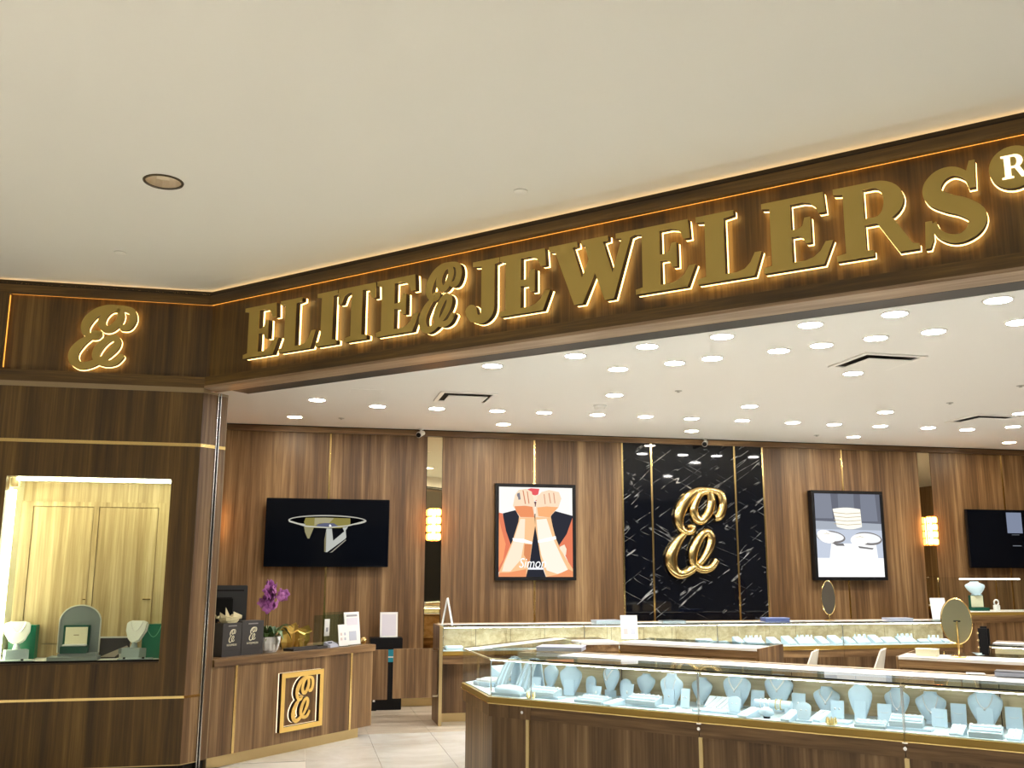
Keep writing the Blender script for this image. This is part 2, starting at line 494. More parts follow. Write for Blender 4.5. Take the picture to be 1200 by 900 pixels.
# floors: grout bed with loose tiles on top, mall paving, dark threshold
fl = sroot('floor', 'pale stone tile floor of the shop')
part('floor_bed', MB().plan([(-3.2, 8.4), (-0.9, 8.3), (6.6, 0.8), (12.6, 0.8), (12.6, 12.0), (-3.2, 12.0)], -0.06, -0.006), GROUT, fl)
TS = 0.61
tile_mb = lambda: MB().box(0.001, TS - 0.001, 0.001, TS - 0.001, -0.03, 0.0)
nt_ = 0
for i in range(-6, 21):
    for j in range(6, 20):
        x, y = i * TS + 0.13, j * TS + 0.17
        if x + y < 7.75 or x > 8.6 or x < -3.1 or y + TS > YB + 0.05: continue
        if x + y > 12 and x > 4.2 and y < 6: continue
        if nt_ >= 230: continue
        beige = y > 9.9 and x < 2.0
        part('floor_tile', tile_mb, FLOORS if beige else FLOORT, fl, key='tile_b' if beige else 'tile_w', loc=(x, y, random.uniform(-0.0008, 0.0)), bevel=0.0015)
        nt_ += 1
struct('floor_mall', MB().plan([(-12, -14), (14, -14), (14, -6.9), (6.62, 0.78), (P[0] + 0.0, P[1] - 0.05), (-12, P[1] - 0.05)], -0.06, -0.001), MALLFLOOR, label='pale polished mall paving before the shop')
struct('trim_1', MB().box(-0.05, 10.4, 0.02, 0.40, -0.03, 0.003), DARKMETAL, PL, RB, label='dark metal door track set in the floor')

# ceilings
hole = [(-0.907 + 0.112 * math.cos(2 * PI * k / 32), 5.854 + 0.112 * math.sin(2 * PI * k / 32)) for k in range(32)]
def ring_plate(outer, hole, z0, z1):
    mb = MB()
    c = (sum(p[0] for p in hole) / len(hole), sum(p[1] for p in hole) / len(hole))
    # square ring around the hole, then four slabs
    x0, x1 = outer[0], outer[1]; y0, y1 = outer[2], outer[3]
    q = 0.30
    sq = []
    n = len(hole)
    for k in range(n):
        dx, dy = hole[k][0] - c[0], hole[k][1] - c[1]
        m_ = max(abs(dx), abs(dy)); sq.append((c[0] + dx / m_ * q, c[1] + dy / m_ * q))
    vs = [(*p, z0) for p in hole] + [(*p, z0) for p in sq]
    fs = [(k, (k + 1) % n, n + (k + 1) % n, n + k) for k in range(n)]
    mb.add(vs, fs)
    for a in ((x0, c[0] - q, y0, y1), (c[0] + q, x1, y0, y1), (c[0] - q, c[0] + q, y0, c[1] - q), (c[0] - q, c[0] + q, c[1] + q, y1)):
        mb.add([(a[0], a[2], z0), (a[1], a[2], z0), (a[1], a[3], z0), (a[0], a[3], z0)], [(0, 1, 2, 3)])
    return mb
struct('ceiling_mall', ring_plate((-12, 14, -2.6, 12.2), hole, ZM, ZM + 0.1), MALLCEIL, label='smooth cream mall ceiling before the shop')
struct('ceiling', MB().plan([(P[0] + 0.29, P[1] + 0.29), (6.9, 0.52), (12.6, 0.52), (12.6, 12.0), (-3.2, 12.0), (-3.2, P[1] + 0.55), (-0.84, P[1] + 0.55)], ZC, ZC + 0.1), CEIL, label='white shop ceiling full of downlights')

# mall side behind the viewer (seen only in reflections)
struct('wall_mall_far', MB().box(-12, 14, -14.2, -14, 0, 9), MALLWALL, label='plain mall wall across the concourse')
for k, (a, b) in enumerate(((-10.5, -6), (-5, 0.5), (1.5, 7), (8, 13))):
    struct('window_%d' % (k + 2), MB().box(a, b, -13.99, -13.9, 0.1, 3.2), MALLDARK, label='dark shop front across the mall concourse')
struct('wall_mall_upper', MB().box(-12, 14, -2.8, -2.6, ZM - 0.25, 9), MALLWALL, label='bulkhead where the mall ceiling ends')
struct('ceiling_mall_high', MB().box(-12, 14, -14, -2.6, 9, 9.1), MALLCEIL, label='high mall roof over the concourse')
struct('wall_mall_left', MB().box(-12.1, -12, -14, 12, 0, 9), MALLWALL, label='mall wall at the concourse end')
struct('wall_mall_right', MB().box(14, 14.1, -14, 12, 0, 9), MALLWALL, label='mall wall at the other concourse end')
struct('wall_left', MB().box(-3.3, -3.2, 8.5, 12.0, 0, ZC + 0.1), WV, label='walnut side wall of the shop')
struct('wall_right', MB().box(12.6, 12.7, 0.5, 12.0, 0, ZC + 0.1), WV, label='walnut side wall at the shop far end')

# ---------------- back wall: walnut panels, brass strips, bronze mirror strips, marble
wb = sroot('wall_back', 'walnut panelled back wall of the shop', (0, YB, 0))
part('wall_core', MB().box(-3.2, 12.6, 0.012, 0.15, 0, ZC + 0.05), GAP, wb)
panels = [(-3.2, -2.16), (-2.14, -1.15), (-0.96, 0.312), (0.332, 1.50), (1.70, 2.862), (2.882, 4.032), (6.025, 7.18), (7.20, 8.36), (8.56, 9.69), (9.71, 10.90), (11.09, 12.6)]
for a, b in panels:
    part('wood_panel', MB().box(a, b, -0.006, 0.02, 0.10, 3.23), WV, wb, bevel=0.002)
for x in (0.322, 2.872, 4.042, 6.015, 7.190, 9.700):
    part('brass_strip', MB().box(x - 0.011, x + 0.011, -0.012, 0.012, 0.10, 3.21), GOLD, wb, label='slim polished brass inlay strip')
for a, b in ((-1.15, -0.96), (1.50, 1.70), (8.36, 8.56), (10.90, 11.09)):
    part('mirror_strip', MB().box(a + 0.006, b - 0.006, -0.004, 0.012, 0.10, 3.21), MIRROR, wb, label='narrow bronze mirror strip')
for a, b in ((4.053, 4.424), (4.448, 5.594), (5.618, 6.004)):
    part('marble_slab', MB().box(a, b, -0.012, 0.012, 0.10, 3.21), MARB, wb, label='polished black marble slab with white veins')
for x in (4.436, 5.606):
    part('brass_strip', MB().box(x - 0.012, x + 0.012, -0.022, 0.012, 0.10, 3.21), GOLD, wb, label='slim polished brass inlay strip')
struct('baseboard_back', MB().box(-3.2, 12.6, YB - 0.02, YB - 0.005, 0, 0.10), GOLDS, label='brass skirting along the back wall')
tr = struct('trim_2', MB().box(-3.2, 12.6, YB - 0.055, YB - 0.007, 3.207, ZC - 0.012), WHA, label='walnut cornice along the back wall')
struct('trim_3', MB().box(-3.2, 12.6, YB - 0.045, YB - 0.007, ZC - 0.012, ZC), GAP, label='black shadow gap over the back cornice')

# ---------------- left street front with the lit display window
WX0, WX1, WZ0, WZ1 = -2.279, -1.042, 0.869, 2.305
NB = 0.53
wf = sroot('wall_front', 'walnut street front beside the shop entrance', (P[0], P[1], 0))
def A(poly): return [(x - P[0], y) for x, y in poly]
def fpart(name, x0, x1, z0, z1, y0, y1, mat, mitre=False, **k):
    if mitre:
        mb = MB().plan([(x0 - P[0], y0), (MIT * y0, y0), (MIT * y1, y1), (x0 - P[0], y1)], z0, z1)
    else:
        mb = MB().box(x0 - P[0], x1 - P[0], y0, y1, z0, z1)
    return part(name, mb, mat, wf, **k)
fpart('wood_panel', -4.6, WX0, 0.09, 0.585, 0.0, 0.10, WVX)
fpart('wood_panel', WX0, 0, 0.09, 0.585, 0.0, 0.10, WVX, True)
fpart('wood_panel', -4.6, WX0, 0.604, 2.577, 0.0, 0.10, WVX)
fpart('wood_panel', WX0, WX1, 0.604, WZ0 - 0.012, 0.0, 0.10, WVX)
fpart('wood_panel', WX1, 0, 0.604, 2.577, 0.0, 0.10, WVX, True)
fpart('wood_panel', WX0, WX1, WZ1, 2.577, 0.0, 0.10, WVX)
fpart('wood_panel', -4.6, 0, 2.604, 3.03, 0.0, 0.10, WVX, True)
for z0, z1 in ((0.585, 0.604), (2.577, 2.604)):
    fpart('brass_strip', -4.6, 0, z0, z1, -0.004, 0.10, GOLD, True, label='slim brass strip across the street front')
fpart('toe_kick', -4.6, 0, 0, 0.09, 0.04, 0.10, GAP, True)
fpart('brass_strip', -4.6, 0, 0.085, 0.092, -0.003, 0.10, GOLDS, True)
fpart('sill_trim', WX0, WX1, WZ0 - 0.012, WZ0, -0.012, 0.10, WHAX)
# niche shell
nic = sroot('window_1', 'brightly lit jewellery display window in the walnut street front', (P[0], P[1], 0))
def npart(name, x0, x1, z0, z1, y0, y1, mat, **k): return part(name, MB().box(x0 - P[0], x1 - P[0], y0, y1, z0, z1), mat, nic, **k)
NWHITE = plain('niche_white_lining', (.80, .78, .62), .5)
npart('niche_side', WX0 - 0.03, WX0, WZ0 - 0.03, WZ1 + 0.03, 0.10, NB + 0.03, NWHITE)
npart('niche_side', WX1, WX1 + 0.03, WZ0 - 0.03, WZ1 + 0.03, 0.10, NB + 0.03, NWHITE)
npart('niche_top', WX0, WX1, WZ1, WZ1 + 0.03, 0.10, NB + 0.03, NWHITE)
npart('niche_deck', WX0, WX1, WZ0 - 0.03, WZ0, 0.012, NB + 0.03, WHITE)
npart('deck_edge', WX0, WX1, WZ0, WZ0 + 0.014, 0.008, 0.02, BLACK)
npart('niche_back', WX0, WX1, WZ0, WZ1, NB, NB + 0.03, WNICHE)
XM = (-2.188 - 1.196) / 2
npart('top_rail', WX0, WX1, 2.10, 2.14, NB - 0.02, NB, WNICHE)
npart('side_post', WX0, -2.19, WZ0, 2.10, NB - 0.02, NB, WNICHE)
npart('side_post', -1.19, WX1, WZ0, 2.10, NB - 0.02, NB, WNICHE)
npart('centre_post', XM - 0.02, XM + 0.02, WZ0, 2.10, NB - 0.018, NB, WNICHE)
for a, b in ((-2.184, XM - 0.024), (XM + 0.024, -1.196)):
    npart('door_panel', a, b, 0.98, 2.096, NB - 0.012, NB, WNICHE, bevel=0.003)
    npart('lower_panel', a, b, WZ0, 0.974, NB - 0.014, NB, WNICHE, bevel=0.003)
npart('door_pull', XM - 0.05, XM - 0.03, 1.33, 1.336, NB - 0.03, NB - 0.01, GOLD)
npart('door_pull', -1.27, -1.21, 1.33, 1.336, NB - 0.03, NB - 0.01, GOLD)
npart('light_strip', WX0 + 0.012, WX0 + 0.035, WZ0 + 0.02, WZ1 - 0.10, 0.16, 0.18, E_NICHE, label='bright vertical light strip')
npart('light_strip', WX0 + 0.05, WX1 - 0.02, WZ1 - 0.022, WZ1 - 0.006, 0.10, 0.14, E_NICHE, label='bright overhead light strip')
npart('light_box', WX0 + 0.004, WX0 + 0.06, WZ1 - 0.075, WZ1, 0.12, 0.20, WNICHE)
npart('window_pane', WX0, WX1, WZ0, WZ1, 0.022, 0.030, GLASS, label='clear display window pane')

# upper sign band of the street front
ZT0, ZT1, ZL0, ZL1 = 3.797, 3.882, 3.071, 3.165
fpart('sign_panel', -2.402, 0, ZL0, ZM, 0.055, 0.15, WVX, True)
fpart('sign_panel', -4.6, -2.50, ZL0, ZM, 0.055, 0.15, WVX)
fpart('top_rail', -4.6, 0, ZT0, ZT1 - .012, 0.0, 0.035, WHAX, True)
fpart('black_reveal', -4.6, 0, ZT1 - .012, ZT1, 0.004, 0.035, GAP, True)
fpart('shadow_gap', -4.6, 0, ZT1, ZM, 0.03, 0.055, GAP, True)
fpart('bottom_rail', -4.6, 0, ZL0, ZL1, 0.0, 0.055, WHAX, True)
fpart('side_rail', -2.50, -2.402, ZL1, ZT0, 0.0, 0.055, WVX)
fpart('pale_lip', -4.6, 0, 3.03, ZL0, -0.006, 0.10, plain('pale_edge_band', (0.30, 0.215, 0.115), 0.45), True)
fpart('cove_light', -2.39, -0.02, ZT0 + 0.002, ZT0 + 0.012, 0.036, 0.05, E_COVE, label='warm light strip hidden behind the top rail')
fpart('cove_light', -2.4015, -2.4, ZL1 + 0.02, ZT0 - 0.01, 0.030, 0.054, E_COVE)

# pillar return beside the entrance
pil = sroot('wall_pillar', 'walnut pillar end beside the shop entrance', PL, RD)
def ppart(name, x0, x1, z0, z1, y0, y1, mat, **k): return part(name, MB().box(x0, x1, y0, y1, z0, z1), mat, pil, **k)
for x0, x1, z0, z1 in ((0.0, 0.148, 0.09, 0.585), (0.0, 0.148, 0.604, 2.577), (0.0, 0.148, 2.604, 3.03), (0.188, 0.255, 0.09, 2.577), (0.188, 0.255, 2.604, 3.03)):
    ppart('wood_panel', x0, x1, z0, z1, 0.0, 0.10, WV)
ppart('brass_strip', 0, 0.148, 0.585, 0.604, -0.004, 0.1, GOLD)
ppart('brass_strip', 0, 0.148, 2.577, 2.604, -0.004, 0.1, GOLD)
ppart('brass_strip', 0.188, 0.259, 2.577, 2.604, -0.004, 0.1, GOLD)
ppart('brass_strip', 0, 0.148, 0.085, 0.092, -0.003, 0.1, GOLDS)
ppart('toe_kick', 0, 0.25, 0, 0.085, 0.03, 0.1, GAP)
ppart('pale_lip', 0, 0.255, 3.03, 3.05, -0.004, 0.1, MATS['pale_edge_band'])
for x in (0.150, 0.177):
    ppart('track_rail', x, x + 0.009, 0, 3.05, -0.008, 0.03, STEEL, label='silver vertical rail of the sliding door')
ppart('track_slot', 0.148, 0.188, 0, 3.05, 0.012, 0.05, GAP)
ppart('edge_strip', 0.255, 0.262, 0, 3.05, 0.0, 0.1, MATS['pale_edge_band'])

# ---------------- angled fascia over the entrance
fa = sroot('wall_fascia', 'long walnut fascia carrying the gold shop sign', PL, RB)
FL = 10.2
def bpart(name, z0, z1, y0, y1, mat, x0=None, x1=FL, **k):
    xa, xb = (-MIT * y0, -MIT * y1) if x0 is None else (x0, x0)
    return part(name, MB().plan([(xa, y0), (x1, y0), (x1, y1), (xb, y1)], z0, z1), mat, fa, **k)
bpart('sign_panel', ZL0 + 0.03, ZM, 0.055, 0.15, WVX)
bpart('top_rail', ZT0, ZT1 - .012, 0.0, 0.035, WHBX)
bpart('black_reveal', ZT1 - .012, ZT1, 0.004, 0.035, GAP)
bpart('shadow_gap', ZT1, ZM, 0.03, 0.055, GAP)
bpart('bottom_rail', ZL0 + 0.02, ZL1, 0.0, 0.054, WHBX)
bpart('soffit_board', ZL0, ZL0 + 0.02, 0.0, 0.20, wood('lightened_walnut_soffit', 'h', PI / 4, [(.16, .10, .055), (.26, .17, .10), (.36, .25, .16), (.48, .36, .24)]))  # same walnut, lightened in colour to imitate light bounced off the floor
bpart('door_track', ZL0 + 0.002, ZL0 + 0.03, 0.20, 0.41, DARKMETAL, x0=0.10)
bpart('track_groove', ZL0 + 0.0015, ZL0 + 0.003, 0.20, 0.212, GAP, x0=0.12)
bpart('track_lip', ZL0, ZC + 0.01, 0.39, 0.41, TRIMW, x0=0.10)
bpart('bulkhead', ZC, ZM, 0.20, 0.41, TRIMW, x0=0.05)
bpart('cove_light', ZT0 + 0.002, ZT0 + 0.012, 0.036, 0.05, E_COVE, x0=0.0, label='warm light strip hidden behind the top rail')
bpart('ceiling_wash', ZT1, ZT1 + 0.0006, 0.006, 0.029, emit('ceiling_wash_strip', (1.0, 0.60, 0.22), 3.0), x0=0.02, label='warm light strip along the top rail')
fpart('ceiling_wash', -4.6, -0.02, ZT1, ZT1 + 0.0006, 0.006, 0.029, MATS['ceiling_wash_strip'])

# ================================================================== SIGN LETTERS
H = 0.420
ZB_ = 3.257
def arc(cx, cz, rx, rz, a0, a1, n=10):
    return [(cx + rx * math.cos(math.radians(a0 + (a1 - a0) * k / n)), cz + rz * math.sin(math.radians(a0 + (a1 - a0) * k / n))) for k in range(n + 1)]
def g_E(w_):
    return [[(0, 0), (0.86, 0), (1, .31), (.90, .31), (.82, .19), (.72, .12), (.60, .09), (.42, .09), (.42, .45), (.52, .45), (.585, .42), (.62, .33), (.70, .33), (.70, .69), (.62, .69), (.585, .58), (.52, .545), (.42, .545), (.42, .91), (.60, .91), (.70, .885), (.78, .82), (.82, .72), (.92, .72), (.90, 1), (0, 1), (0, .925), (.12, .905), (.12, .095), (0, .075)]]
def g_L(w_):
    return [[(0, 0), (.88, 0), (1, .33), (.90, .33), (.83, .20), (.74, .12), (.62, .09), (.44, .09), (.44, .905), (.60, .925), (.60, 1), (0, 1), (0, .925), (.14, .905), (.14, .095), (0, .075)]]
def g_I(w_):
    return [[(0, 0), (1, 0), (1, .075), (.78, .095), (.78, .905), (1, .925), (1, 1), (0, 1), (0, .925), (.22, .905), (.22, .095), (0, .075)]]
def g_T(w_):
    return [[(.22, 0), (.78, 0), (.78, .075), (.64, .095), (.64, .91), (.74, .905), (.84, .86), (.91, .72), (1, .72), (.985, 1), (.015, 1), (0, .72), (.09, .72), (.16, .86), (.26, .905), (.36, .91), (.36, .095), (.22, .075)]]
def g_J(w_):
    o = [(.22, 1), (1, 1), (1, .925), (.86, .905), (.86, .22)] + arc(.46, .20, .40, .26, 0, -120, 9)[1:] + [(.16, .0), (.04, .10), (.0, .19)] + arc(.17, .17, .17, .115, 170, 20, 7) + [(.36, .11), (.42, .09), (.47, .12), (.48, .22), (.48, .905), (.22, .925)]
    return [o]
def g_W(w_):
    d = .30
    return [[(0, 1), (.34, 1), (.34, .925), (.285, .915), (.395, .40), (.475, .68), (.43, .915), (.39, .925), (.39, 1), (.70, 1), (.70, .925), (.64, .915), (.745, .40), (.855, .905), (.79, .925), (.79, 1), (1, 1), (1, .925), (.95, .905), (.755, 0), (.655, 0), (.545, .45), (.40, 0), (.30, 0), (.075, .905), (0, .925)]]
def g_R(w_):
    body = [(0, 0), (.46, 0), (.46, .075), (.36, .095), (.36, .43), (.42, .42), (.66, .06), (.74, 0), (1, 0), (1, .075), (.92, .095), (.62, .47)] + [(.62, .47)] + arc(.56, .74, .30, .26, -60, 90, 10) + [(0, 1), (0, .925), (.11, .905), (.11, .095), (0, .075)]
    return [body]
def g_R_parts():
    return [
        [(0, 0), (.46, 0), (.46, .075), (.37, .095), (.37, .905), (.37, 1), (0, 1), (0, .925), (.12, .905), (.12, .095), (0, .075)],
        [(.37, .915)] + arc(.50, .715, .12, .20, 90, -90, 10) + [(.37, .515), (.37, .43)] + arc(.52, .715, .34, .285, -90, 90, 14) + [(.37, 1)],
        [(.37, .50), (.52, .43), (.76, 0), (1, 0), (1, .07), (.93, .085), (.72, .46), (.60, .52)]]
def g_S_strokes():
    c = [(.80, .70, .055), (.74, .83, .06), (.55, .925, .075), (.34, .90, .11), (.20, .78, .14), (.22, .64, .15), (.42, .53, .15), (.66, .44, .15), (.84, .31, .145), (.80, .16, .12), (.62, .06, .08), (.42, .065, .07), (.24, .16, .06), (.17, .30, .05)]
    return c
def letter_mesh(polys, strokes, x0, w_, y0, y1, grow=0.0):
    mb = MB()
    ya, yb = y0, y1
    for qi, po in enumerate(polys):
        y0, y1 = ya - .0006 * qi, yb - .0006 * qi
        q = [(x0 + x * w_, ZB_ + z * H) for x, z in po]
        if grow:
            cx = x0 + w_ / 2; cz = ZB_ + H / 2
            q = offset_poly(q, grow)
        mb.elev(q, y0, y1)
    if strokes:
        p = spline([(x * w_, z * H, h * w_) for x, z, h in strokes], 6); n = len(p); vs = []
        for i in range(n):
            a = p[max(i - 1, 0)]; b = p[min(i + 1, n - 1)]
            tx, tz = b[0] - a[0], b[1] - a[1]; l = math.hypot(tx, tz); nx, nz = -tz / l, tx / l; h = p[i][2] + grow
            L_ = (x0 + p[i][0] + nx * h, ZB_ + p[i][1] + nz * h); R_ = (x0 + p[i][0] - nx * h, ZB_ + p[i][1] - nz * h)
            vs += [(L_[0], y0, L_[1]), (R_[0], y0, R_[1]), (R_[0], y1, R_[1]), (L_[0], y1, L_[1])]
        fs = [(i * 4 + k, i * 4 + (k + 1) % 4, (i + 1) * 4 + (k + 1) % 4, (i + 1) * 4 + k) for i in range(n - 1) for k in range(4)]
        fs += [(0, 1, 2, 3), ((n - 1) * 4 + 3, (n - 1) * 4 + 2, (n - 1) * 4 + 1, (n - 1) * 4)]
        mb.add(vs, fs)
    return mb
def offset_poly(q, g):
    n = len(q)
    a = sum(q[i][0] * q[(i + 1) % n][1] - q[(i + 1) % n][0] * q[i][1] for i in range(n))
    s = 1 if a > 0 else -1
    out = []
    for i in range(n):
        p0, p1, p2 = q[i - 1], q[i], q[(i + 1) % n]
        d1 = Vector((p1[0] - p0[0], p1[1] - p0[1])); d2 = Vector((p2[0] - p1[0], p2[1] - p1[1]))
        if d1.length < 1e-6 or d2.length < 1e-6: out.append(p1); continue
        d1.normalize(); d2.normalize()
        nrm = Vector((d1.y, -d1.x)) + Vector((d2.y, -d2.x))
        if nrm.length < 0.3: out.append(p1); continue
        nrm.normalize()
        out.append((p1[0] + nrm.x * g * s, p1[1] + nrm.y * g * s))
    return out
# depth: panel face y = 0.055; acrylic 0.005..0.03, dark return -0.02..0.005, gold face -0.024..-0.02
YF0, YF1, YR1, YA1 = -0.040, -0.034, 0.010, 0.026
LET = [('E', 0.494, .392, 'gold letter E that begins the shop sign'), ('L', 0.900, .385, 'gold letter L between E and I of the first sign word'),
       ('I', 1.297, .210, 'narrow gold letter I in the first sign word'), ('T', 1.514, .374, 'gold letter T before the end of the first sign word'),
       ('E', 1.898, .392, 'gold letter E that ends the first sign word'), ('J', 2.700, .277, 'gold letter J that begins the second sign word'),
       ('E', 2.984, .392, 'gold letter E between J and W'), ('W', 3.369, .620, 'wide gold letter W on the fascia sign'),
       ('E', 3.990, .392, 'gold letter E between W and L'), ('L', 4.393, .392, 'gold letter L in the middle of the second sign word'),
       ('E', 4.796, .392, 'gold letter E before R'), ('R', 5.203, .425, 'gold letter R before the last S'), ('S', 5.650, .312, 'gold letter S that ends the shop sign')]
for ch, x0, w_, lab in LET:
    t = thing('sign_letter', lab, 'sign letter', PL, RB, 'back lit gold letters on the fascia')
    polys = {'E': g_E, 'L': g_L, 'I': g_I, 'T': g_T, 'J': g_J, 'W': g_W}.get(ch)
    st = None
    if ch == 'R': po = g_R_parts()
    elif ch == 'S':
        st = g_S_strokes()
        po = [[(.75, .67), (.86, .67), (.88, 1.02), (.79, 1.02), (.74, .90)], [(.02, -.02), (.10, -.02), (.16, .10), (.15, .33), (.05, .33)]]
    else: po = polys(w_)
    part('face_plate', letter_mesh(po, st, x0, w_, YF0, YF1), GOLDSIGN, t)
    part('letter_return', letter_mesh(po, st, x0, w_, YF1, YR1, -0.0015), SIGNSIDE, t)
    part('glow_layer', letter_mesh(po, st, x0, w_, YR1, YA1, 0.001), E_GLOW, t, label='glowing acrylic layer behind the letter')
    part('mounting_stud', MB().box(x0 + w_ * .35, x0 + w_ * .35 + .008, YA1, 0.055, ZB_ + H * .5, ZB_ + H * .5 + .008), STEEL, t)
t = thing('sign_emblem', 'gold script E emblem between the two words of the fascia sign', 'sign emblem', PL, RB, 'back lit gold letters on the fascia')
part('face_plate', logo_ribbon(.365, .50, YF0, YF1, 0.004, 2.30, 3.212), GOLDSIGN, t)
part('letter_return', logo_ribbon(.365, .50, YF1, YR1, 0.0025, 2.30, 3.212), SIGNSIDE, t)
part('glow_layer', logo_ribbon(.365, .50, YR1, YA1, 0.005, 2.30, 3.212), E_GLOW, t)
part('mounting_stud', MB().box(2.36, 2.368, YA1, 0.055, 3.40, 3.408), STEEL, t)
t = thing('registered_mark', 'round gold disc with a glowing R after the sign lettering', 'sign letter', PL, RB, 'back lit gold letters on the fascia')
cd = ellipse(6.097, 3.605, .112, .112, 0, 36)
part('face_plate', MB().elev(cd, YF0, YF1), GOLDSIGN, t)
part('letter_return', MB().elev(ellipse(6.097, 3.605, .110, .110, 0, 36), YF1, YR1), SIGNSIDE, t)
part('glow_layer', MB().elev(ellipse(6.097, 3.605, .113, .113, 0, 36), YR1, YA1), E_GLOW, t)
mb = MB()
for po in g_R_parts(): mb.elev([(6.043 + x * .115, 3.545 + z * .125) for x, z in po], YF0 - 0.003, YF0 + 0.001)
part('lit_letter', mb, emit('lit_r_mark', (1.0, 0.85, 0.52), 2.2), t, label='glowing letter R')
part('mounting_stud', MB().box(6.09, 6.098, YA1, 0.055, 3.60, 3.608), STEEL, t)
# emblem on the street front
t = thing('wall_emblem', 'large glowing gold script E emblem on the street front sign band', 'sign emblem', (P[0], P[1], 0))
part('face_plate', logo_ribbon(.51, .555, -0.035, -0.030, 0.005, -1.905 - P[0], 3.172), GOLDSIGN, t)
part('letter_return', logo_ribbon(.51, .555, -0.030, 0.014, 0.004, -1.905 - P[0], 3.172), SIGNSIDE, t)
part('glow_layer', logo_ribbon(.51, .555, 0.014, 0.036, 0.006, -1.905 - P[0], 3.172), E_GLOW, t)
part('mounting_stud', MB().box(-1.78 - P[0], -1.772 - P[0], 0.036, 0.055, 3.35, 3.358), STEEL, t)

# ================================================================== CEILING FITTINGS
rows = [('round recessed downlight in the long row before the back wall', 'downlights in the long row', [(.115, 9.85), (.748, 10.1), (1.381, 10.1), (2.043, 10.1), (2.570, 10.1), (3.181, 10.1), (3.746, 10.1), (4.303, 10.11), (4.931, 10.12), (5.571, 10.13), (6.112, 10.14), (6.717, 10.14), (7.360, 10.13), (7.911, 10.15), (8.272, 9.81)], 0),
        ('round warm downlight close to the back wall', 'warm downlights by the back wall', [(-.112, 11.05), (2.311, 11.05), (4.702, 11.06), (6.937, 11.07), (9.257, 11.07)], 1),
        ('round recessed downlight in the row just inside the entrance', 'downlights inside the entrance', [(1.531, 7.79), (2.106, 7.255), (2.552, 6.81), (2.975, 6.38), (3.431, 5.92), (3.832, 5.53), (4.266, 5.08), (4.72, 4.62), (5.2, 4.15), (5.7, 3.65)], 0),
        ('round recessed downlight in the second angled row', 'downlights in the second angled row', [(2.609, 7.677), (2.987, 7.335), (3.213, 7.09), (3.609, 6.72), (3.833, 6.47), (4.102, 6.17), (4.392, 5.90), (4.793, 5.53), (5.3, 5.02), (5.8, 4.52)], 0),
        ('round downlight standing apart between the ceiling vents', 'scattered downlights between the vents', [(2.975, 8.882), (4.661, 7.381), (4.569, 9.194), (6.168, 9.196), (7.647, 8.931), (6.6, 6.9), (8.6, 7.6), (9.3, 9.6)], 0)]
for lab, grp, pts, warm in rows:
    for x, y in pts:
        t = thing('downlight', lab, 'downlight', (x, y, ZC), 0, grp)
        part('trim_ring', lambda: MB().lathe([(.080, 0), (.096, 0), (.094, -.006), (.080, -.009)], n=24, cap=False), TRIMW, t, True, 'dl_ring')
        part('lens', lambda: MB().lathe([(.081, 0.0), (.081, -.006), (.05, -.008), (.004, -.0085)], n=24), E_DOWNW if warm else E_DOWN, t, True, 'dl_w' if warm else 'dl_l')
for (x, y), lab in (((1.56, 9.35), 'square white ceiling vent before the poster of raised hands'), ((4.58, 6.90), 'square white ceiling vent close to the angled downlight rows'), ((7.52, 9.38), 'square white ceiling vent before the poster of rings')):
    t = thing('ceiling_vent', lab, 'vent', (x, y, ZC), 0, 'ceiling vents')
    h = .28
    mb = MB()
    for a in ((-h, h, -h, -h + .04), (-h, h, h - .04, h), (-h, -h + .04, -h + .04, h - .04), (h - .04, h, -h + .04, h - .04)): mb.box(a[0], a[1], a[2], a[3], -.012, 0)
    part('vent_frame', mb, TRIMW, t)
    part('vent_throat', MB().box(-h + .04, h - .04, -h + .04, h - .04, -.002, -.0005), GAP, t)
    part('vent_plate', MB().box(-h + .085, h - .085, -h + .085, h - .085, -.030, -.024), CEIL, t)
    for sx in (-1, 1): part('plate_hanger', MB().box(sx * .1 - .004, sx * .1 + .004, -.004, .004, -.024, -.002), VENTG, t)
for x, y in ((.41, 11.05), (3.509, 8.541), (6.473, 8.532), (6.413, 11.066), (6.5, 7.56)):
    o = thing('fire_sprinkler', 'small grey disc of a sprinkler in the shop ceiling', 'sprinkler', (x, y, ZC), 0, 'shop sprinklers')
    part('cover_plate', lambda: MB().lathe([(.035, 0), (.035, -.004), (.028, -.006)], n=16), VENTG, o, key='spr')
    part('deflector', lambda: MB().lathe([(.012, -.006), (.012, -.014), (.018, -.016)], n=12), VENTG, o, key='spr2')
t = thing('smoke_detector', 'small white box shaped smoke detector among the downlights', 'smoke detector', (3.026, 9.518, ZC))
part('detector_base', MB().lathe([(.07, 0), (.07, -.015), (.062, -.02)], n=24), TRIMW, t, True)
part('detector_dome', MB().lathe([(.055, -.02), (.05, -.045), (.03, -.052)], n=24), TRIMW, t, True)
t = thing('access_panel', 'flush white access panel in the shop ceiling', 'ceiling panel', (.57, 9.24, ZC))
part('panel_frame', MB().box(-.16, .16, -.11, .11, -.003, 0), TRIMW, t)
part('panel_door', MB().box(-.145, .145, -.095, .095, -.005, -.003), CEIL, t)
for x, y, lab in ((1.256, 5.516, 'tiny round sprinkler cover in the cream ceiling above the letter E after J'), (-1.405, 7.344, 'tiny round sprinkler cover in the cream ceiling above the wall emblem')):
    t = thing('concealed_sprinkler', lab, 'sprinkler', (x, y, ZM), 0, 'mall sprinklers')
    part('cover_plate', lambda: MB().lathe([(.042, 0), (.042, -.006), (.03, -.011), (.004, -.012)], n=20), MALLCEIL, t, True, 'mspr')
    part('cover_rim', lambda: MB().lathe([(.045, 0), (.045, -.002)], n=20, cap=False), VENTG, t, True, 'mspr2')
